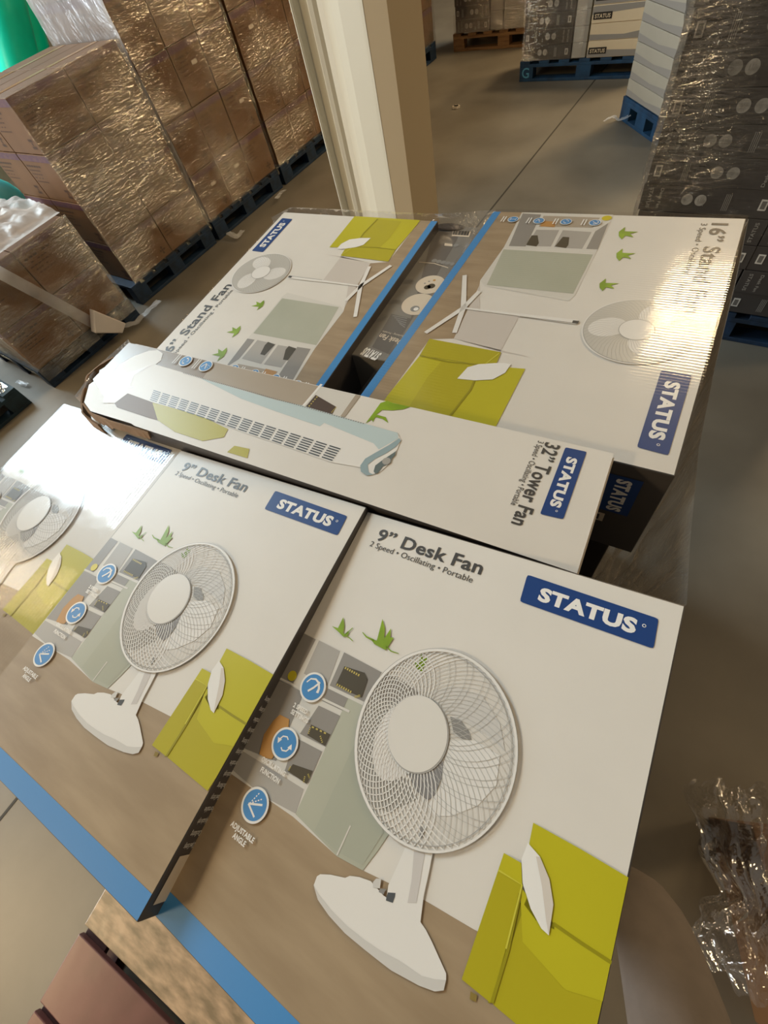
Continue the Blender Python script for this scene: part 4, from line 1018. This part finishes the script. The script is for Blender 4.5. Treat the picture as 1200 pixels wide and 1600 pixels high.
# body with a ragged, torn left end
tears = [(0.020, LT), (0.006, LT * .93), (0.000, LT * .78), (0.004, LT * .62), (-.004, LT * .52), (0.010, LT * .42), (0.004, LT * .30), (.018, LT * .18), (.030, .012), (0.06, 0.0), (.16, .002), (.17, 0.0)]
out = [(WT, 0), (WT, LT)] + tears
n = len(out); th = .16; m = MB()
from mathutils.geometry import tessellate_polygon
tri = [tuple(t_) for t_ in tessellate_polygon([[Vector((a_, b_, 0)) for a_, b_ in out]])]
m.mesh([(a_, b_, 0) for a_, b_ in out], tri, M_paper)
m.mesh([(a_, b_, 0) for a_, b_ in out] + [(a_, b_, -th) for a_, b_ in out], [(i, (i + 1) % n, n + (i + 1) % n, n + i) for i in range(n)], M_char)
m.mesh([(a_, b_, -th) for a_, b_ in out], tri, M_kraft)
ob = m.build('body', tT)
bm = bmesh.new(); bm.from_mesh(ob.data); bmesh.ops.remove_doubles(bm, verts=bm.verts, dist=1e-6); bmesh.ops.recalc_face_normals(bm, faces=bm.faces); bm.to_mesh(ob.data); bm.free()
for a_, n_ in ((tp, 'room_picture'), (tw, 'fan_picture'), (tt, 'title_lettering'), (tl, 'logo_badge')): a_.build(n_, tT)
for ic in ti: ic.build('feature_icon', tT)
# torn kraft flaps at the left end
def flap(pts, wd, seed):
    b = MB(); pts = [Vector(p) for p in pts]; vs = []; n = 22
    for i in range(n + 1):
        t = i / n * (len(pts) - 1); k = min(int(t), len(pts) - 2); p = pts[k].lerp(pts[k + 1], t - k)
        w_ = wd * (0.6 + .8 * abs(noise.noise(Vector((t * 3, seed, 0)))))
        vs += [tuple(p + Vector((0, 0, w_ * .1))), tuple(p + Vector((-.004 * math.sin(t * 5), -.003, -w_)))]
    b.mesh(vs, [(2 * i, 2 * i + 1, 2 * i + 3, 2 * i + 2) for i in range(n)], M_kraft); o = b.build('torn_flap', tT)
    o.modifiers.new('s', 'SOLIDIFY').thickness = .003; return o
flap([(-.004, LT * .75, -.002), (-.022, LT * .55, -.004), (-.030, LT * .42, -.006), (-.020, LT * .30, -.01), (.0, LT * .10, -.014), (.03, -.006, -.012), (.07, -.012, -.02)], .03, 1)
flap([(.03, .008, .0), (.06, -.004, -.002), (.11, -.006, -.003), (.16, -.004, -.004), (.20, -.002, -.004)], .02, 4)
# white end flap fold at the right end
m = MB(); m.box((WT + .001, LT / 2, -.06), (.002, LT - .004, .11), M_cut); m.build('end_flap', tT)

# ------------------------------------------------------------------ dark carton standing in the gap between the stand fan cartons
hz_ = 1.73 - .532
q1 = on_z((566, 521), hz_); q2 = on_z((681, 352), hz_); q3 = on_z((760, 362), hz_)
V = (q2 - q1); Ln = V.length; V.normalize(); U = Vector((V.y, -V.x, 0)); Wn = .125
Mg = Matrix((U, V, Vector((0, 0, 1)))).transposed().to_4x4(); Mg.translation = q1
gapc = empty('desk_fan_carton', Mg, 'film-wrapped dark desk fan carton on its side in the gap between the stand fan cartons', 'carton')
m = MB(); m.box((Wn / 2, Ln / 2 - .03, -.14), (Wn, Ln + .06, .28), mat('dark_grey_side', (132, 128, 122), .3, var=.1, coat=.5, coat_rough=.15)); m.build('body', gapc, bevel=.002)
gm = Mg.inverted(); 
def gp(x, y):
    r = ray((x, y)); t = (hz_ - H) / r.z; q = gm @ Vector((r.x * t, r.y * t, hz_)); return (q.x, q.y)
def g5(*p): return [gp(540 + x / 4.615, 330 + y / 4.615) for x, y in p]
ga = Art()
ga.fan(g5((330, 740), (470, 775), (640, 120), (760, 120), (840, 140), (330, 1040), (190, 980)), mat('side_print_dark', (104, 99, 95), .35, coat=.4), 1)
def gtext(s, a, b_, h, m_, bold=.02):
    ga.text(s, g5(a)[0], g5(b_)[0], h, m_, 3, bold)
gtext('STATUS', (262, 1030), (148, 985), .02, M_white, .05)
gtext('Desk Fan', (420, 935), (258, 882), .014, M_label)
gtext('Oscillating - Portable', (430, 900), (270, 862), .005, M_label, 0)
for k in range(5): ga.line(g5((340 + 12 * k, 755 + 0 * k + 18 * k * 0 + 14 * k), (445 - 4 * k, 775 + 16 * k)), .0022, M_fan3, 3)
for k in range(3): ga.line(g5((310 - 2 * k, 640 + 10 * k), (410, 645 + 10 * k)), .0016, M_fan3, 3)
for k in range(3): ga.line(g5((405 - 2 * k, 495 + 10 * k), (505, 498 + 10 * k)), .0016, M_fan3, 3)
for k in range(3): ga.line(g5((210, 780 + 10 * k), (300, 752 + 10 * k)), .0016, M_fan3, 3)
ga.line(g5((530, 368), (640, 378), (740, 410)), .002, M_label, 3)
for k in range(5): ga.disc(g5((640 + 32 * k, 358 + 6 * k))[0], .006, M_fan3, 3, n=12)
ga.fan(g5((715, 232), (770, 238), (770, 255), (712, 250)), M_label, 3); ga.disc(g5((795, 248))[0], .006, M_fan3, 3, n=12)
bq = g5((775, 142), (905, 148), (890, 188), (765, 180)); ga.p(bq, M_label, 3)
for k in range(16):
    a_ = Vector(bq[0]).lerp(Vector(bq[1]), .06 + .055 * k); b_ = Vector(bq[3]).lerp(Vector(bq[2]), .06 + .055 * k); ga.line([a_, a_.lerp(b_, .75)], .0016 if k % 3 else .003, M_ink, 4)
def gdisc(c, r, m_, l): ga.disc(g5(c)[0], r, m_, l, n=32)
gdisc((610, 530), .030, M_label, 3); gdisc((522, 672), .033, M_label, 3)
gdisc((590, 550), .007, M_bk, 4); gdisc((618, 542), .008, M_bk, 4); gdisc((640, 500), .003, M_orange, 4); gdisc((572, 522), .002, M_fan3, 4); gdisc((602, 508), .002, M_fan3, 4)
gdisc((500, 705), .009, M_fan3, 4); gdisc((508, 708), .005, M_white, 5)
ga.build('printed_side_panel', gapc)
m = MB(); cc = g5((745, 118))[0]; m.mesh([(cc[0] + .034 * math.cos(t), cc[1] + .014 * math.sin(t), .0016) for t in [2 * PI * k / 24 for k in range(24)]], [tuple(range(24))], mat('hand_hole_dark', (40, 26, 18), .7)); m.build('hand_hole', gapc)
# ------------------------------------------------------------------ film clinging to two tops
def cling(k, m, label, pad=0.001):
    M_, W_, L_ = FR[k]; b = MB(); nu = nv = 24; vs = []
    for j in range(nv + 1):
        for i in range(nu + 1):
            u = -pad + (W_ + 2 * pad) * i / nu; v = -pad + (L_ + 2 * pad) * j / nv
            vs.append((u, v, .0045 + .0004 * noise.noise(Vector((u * 9, v * 9, 4)))))
    b.mesh(vs, [(j * (nu + 1) + i, j * (nu + 1) + i + 1, (j + 1) * (nu + 1) + i + 1, (j + 1) * (nu + 1) + i) for j in range(nv) for i in range(nu)], m)
    o = b.build('cling_film', None, smooth=True); o.matrix_world = M_; return tag(o, label, 'stretch film')
cling('C', cling_mat('cling_film_left', 'X'), 'tight clear film on top of the left desk fan carton, blazing with daylight')
cling('R', cling_mat('cling_film_right', 'Y', 1.2, 0.00012), 'tight ridged film on top of the right stand fan carton, with warm lamp glare')

# ------------------------------------------------------------------ film hanging round the load
def rail_sheet(top, depth, label, m, nu=70, nv=50, amp=.012, lean=(0, 0), fold=.02):
    top = [Vector(p) for p in top]; vs = []
    for j in range(nv + 1):
        b = j / nv
        for i in range(nu + 1):
            t = i / nu * (len(top) - 1); k = min(int(t), len(top) - 2); p = top[k].lerp(top[k + 1], t - k)
            d = (top[k + 1] - top[k]).normalized(); nrm = Vector((d.y, -d.x, 0))
            q = p + Vector((lean[0] * b, lean[1] * b, -depth * b))
            q += nrm * (noise.noise(Vector((t * 2.5, b * 2.2, 3))) * fold * min(1, b * 3) + noise.noise(Vector((t * 10, b * 9, 7))) * amp * min(1, b * 4))
            vs.append(tuple(q))
    bb = MB(); bb.mesh(vs, [(j * (nu + 1) + i, j * (nu + 1) + i + 1, (j + 1) * (nu + 1) + i + 1, (j + 1) * (nu + 1) + i) for j in range(nv) for i in range(nu)], m)
    return tag(bb.build('stretch_film', None, smooth=True), label, 'stretch film')
MR, _, _ = FR['R']
rb = MR @ Vector((WR, LR, 0)); 
rail_sheet([rb + Vector((.003, .004, -.002)), on_z((1150, 440), 1.262), on_z((1118, 570), 1.262), on_z((1092, 700), 1.258), on_z((1078, 850), 1.255), on_z((1073, 945), 1.25)], .85,
           'wrinkled clear film hanging down the right side of the load, glinting gold', M_filmE, lean=(-.03, 0), fold=.022, amp=.010)
lt = ML @ Vector((0, LL, 0)); lb = ML @ Vector((0, 0.05, 0))
o = rail_sheet([lt + Vector((-.004, 0, 0)), lb + Vector((-.004, 0, 0))], .5, 'sheer film slanting off the left edge of the back left stand fan carton', M_filmS, lean=(-.10, 0), fold=.01, amp=.004)
rail_sheet([rb + Vector((0, .004, -.004)), MR @ Vector((.01, LR + .004, .002)), ML @ Vector((WL, LL + .006, .012)), ML @ Vector((.02, LL + .008, .008)), lt + Vector((-.02, -.03, 0))], .6, 'clear film across the back of the load, in front of the column', M_filmC, lean=(0, .05), fold=.02, amp=.006)
rail_sheet([MT @ Vector((-.012, LT * 1.05, -.002)), MT @ Vector((-.022, LT * .55, -.002)), MT @ Vector((-.01, LT * .12, -.004))], .30, 'blue-tinged film pulled tight round the torn end of the tower fan carton', M_filmC, nu=30, nv=24, lean=(-.03, 0), fold=.006, amp=.003)

# ------------------------------------------------------------------ worn pallet in front of the load, lower left
M_worn = mat('worn_pale_wood', (196, 164, 130), .35, rgb2=(140, 120, 92), vscale=14, vstretch=(1, 3, 4), bump=.5, bscale=20)
M_red = mat('worn_red_paint', (122, 78, 72), .35, rgb2=(92, 62, 54), vscale=4, bump=.3, bscale=14)
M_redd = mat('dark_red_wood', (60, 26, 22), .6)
wpal = empty('pallet', RZ(math.radians(8), (-.762, -1.445, 0)), 'worn pale and dull red wooden pallet on the floor at the lower left', 'pallet')
ys = [(1.015, .175, M_worn), (.79, .185, M_red), (.565, .185, M_red), (.34, .185, M_worn), (.115, .185, M_red)]
# board i is centred on y (local), runs along x
y0 = -1.0
for k, (yy, wd, mm) in enumerate(((.535, .20, M_worn), (.330, .165, M_red), (.135, .185, M_red), (-.08, .2, M_worn))):
    m = MB(); m.box((.5, yy, .133), (1.0, wd, .021), mm); m.build('deck_board', wpal, bevel=.003)
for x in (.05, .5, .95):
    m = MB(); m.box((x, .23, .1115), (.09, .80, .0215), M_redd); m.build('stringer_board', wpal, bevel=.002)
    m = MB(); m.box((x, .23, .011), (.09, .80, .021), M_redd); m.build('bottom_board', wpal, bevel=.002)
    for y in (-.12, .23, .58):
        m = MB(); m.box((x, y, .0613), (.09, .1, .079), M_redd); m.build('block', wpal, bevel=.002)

# ------------------------------------------------------------------ brown board and crumpled film at the right edge
rbx = on_z((1190, 1420), .25)
t = empty('brown_carton', RZ(math.radians(-62), (rbx.x + .16, rbx.y + .03, 0)), 'brown carton under crumpled film at the right edge of the frame', 'carton')
m = MB(); m.box((0, 0, .125), (.42, .26, .25), M_brown); m.build('body', t, bevel=.003)
m = MB(); m.box((-.10, -.02, .2508), (.09, .045, .0008), mat('carton_mark', (70, 36, 22), .6)); m.box((-.10, -.02, .2514), (.07, .028, .0008), M_brown); m.build('printed_mark', t)
vs = []; nu = nv = 46
pA = on_z((1110, 1215), .33); pB = on_z((1210, 1240), .33); pC = on_z((1130, 1530), .3); pD = on_z((1230, 1600), .3)
for j in range(nv + 1):
    for i in range(nu + 1):
        a_ = i / nu; b_ = j / nv
        p = pA.lerp(pB, a_).lerp(pC.lerp(pD, a_), b_)
        r_ = noise.noise(Vector((a_ * 4, b_ * 4, 2))) * .04 + abs(noise.noise(Vector((a_ * 11, b_ * 11, 6)))) * .03
        wob = noise.noise(Vector((b_ * 6, 1, 1))) * .05 * (1 - a_)
        vs.append((p.x + wob - .02 * math.sin(b_ * 9) * (1 - a_), p.y + noise.noise(Vector((a_ * 6, 5, 1))) * .03, p.z + r_ - .1 * (1 - a_) ** 2))
bb = MB(); bb.mesh(vs, [(j * (nu + 1) + i, j * (nu + 1) + i + 1, (j + 1) * (nu + 1) + i + 1, (j + 1) * (nu + 1) + i) for j in range(nv) for i in range(nu)], M_filmC)
tag(bb.build('crumpled_film', None, smooth=True), 'crumpled clear plastic film at the lower right edge, glinting', 'stretch film')

# ------------------------------------------------------------------ the person standing at the load (trousered legs)
M_tr = mat('taupe_trousers', (128, 118, 110), .9, var=.08, vscale=30, bump=.2, bscale=90)
M_shoe = mat('dark_shoe', (44, 38, 34), .6)
def skin_mesh(name, pts, edges, radii, m, parent, root=0, sub=2):
    me = bpy.data.meshes.new(name); me.from_pydata([tuple(p) for p in pts], edges, []); me.materials.append(m)
    o = bpy.data.objects.new(name, me); COL.objects.link(o)
    sk = o.modifiers.new('skin', 'SKIN'); sk.use_smooth_shade = True
    for v, r in zip(me.skin_vertices[0].data, radii): v.radius = r if isinstance(r, tuple) else (r, r)
    me.skin_vertices[0].data[root].use_root = True
    ss = o.modifiers.new('sub', 'SUBSURF'); ss.levels = sub; ss.render_levels = sub
    dg = bpy.context.evaluated_depsgraph_get(); ev = bpy.data.meshes.new_from_object(o.evaluated_get(dg))
    o.modifiers.clear(); old = o.data; o.data = ev; bpy.data.meshes.remove(old); ev.polygons.foreach_set('use_smooth', [True] * len(ev.polygons))
    if parent: o.parent = parent
    return o
per = empty('person', (0.62, -0.42, 0), 'person in taupe trousers standing at the lower right beside the nearest carton, knee forward', 'person')
def Lc(p): return (p[0] - .62, p[1] + .42, p[2])
knee = (.375, -.035, .50)
pts = [Lc(p) for p in [(.66, -.56, .93), (.56, -.44, .86), (.47, -.24, .68), knee, (.345, -.05, .30), (.335, -.08, .09),
                       (.80, -.58, .85), (.82, -.52, .66), (.82, -.46, .48), (.82, -.48, .28), (.82, -.52, .09), (.68, -.58, 1.05)]]
ed = [(0, 1), (1, 2), (2, 3), (3, 4), (4, 5), (0, 6), (6, 7), (7, 8), (8, 9), (9, 10), (0, 11)]
rad = [.15, .115, .095, .075, .062, .05, .11, .095, .075, .065, .05, .15]
skin_mesh('trousers', pts, ed, rad, M_tr, per)
for (x, y) in ((.335, -.08), (.82, -.52)):
    skin_mesh('shoe', [Lc(p) for p in [(x, y - .02, .075), (x, y + .0, .045), (x + .0, y + .10, .04), (x, y + .17, .033)]], [(0, 1), (1, 2), (2, 3)], [.045, .044, .042, .032], M_shoe, per)
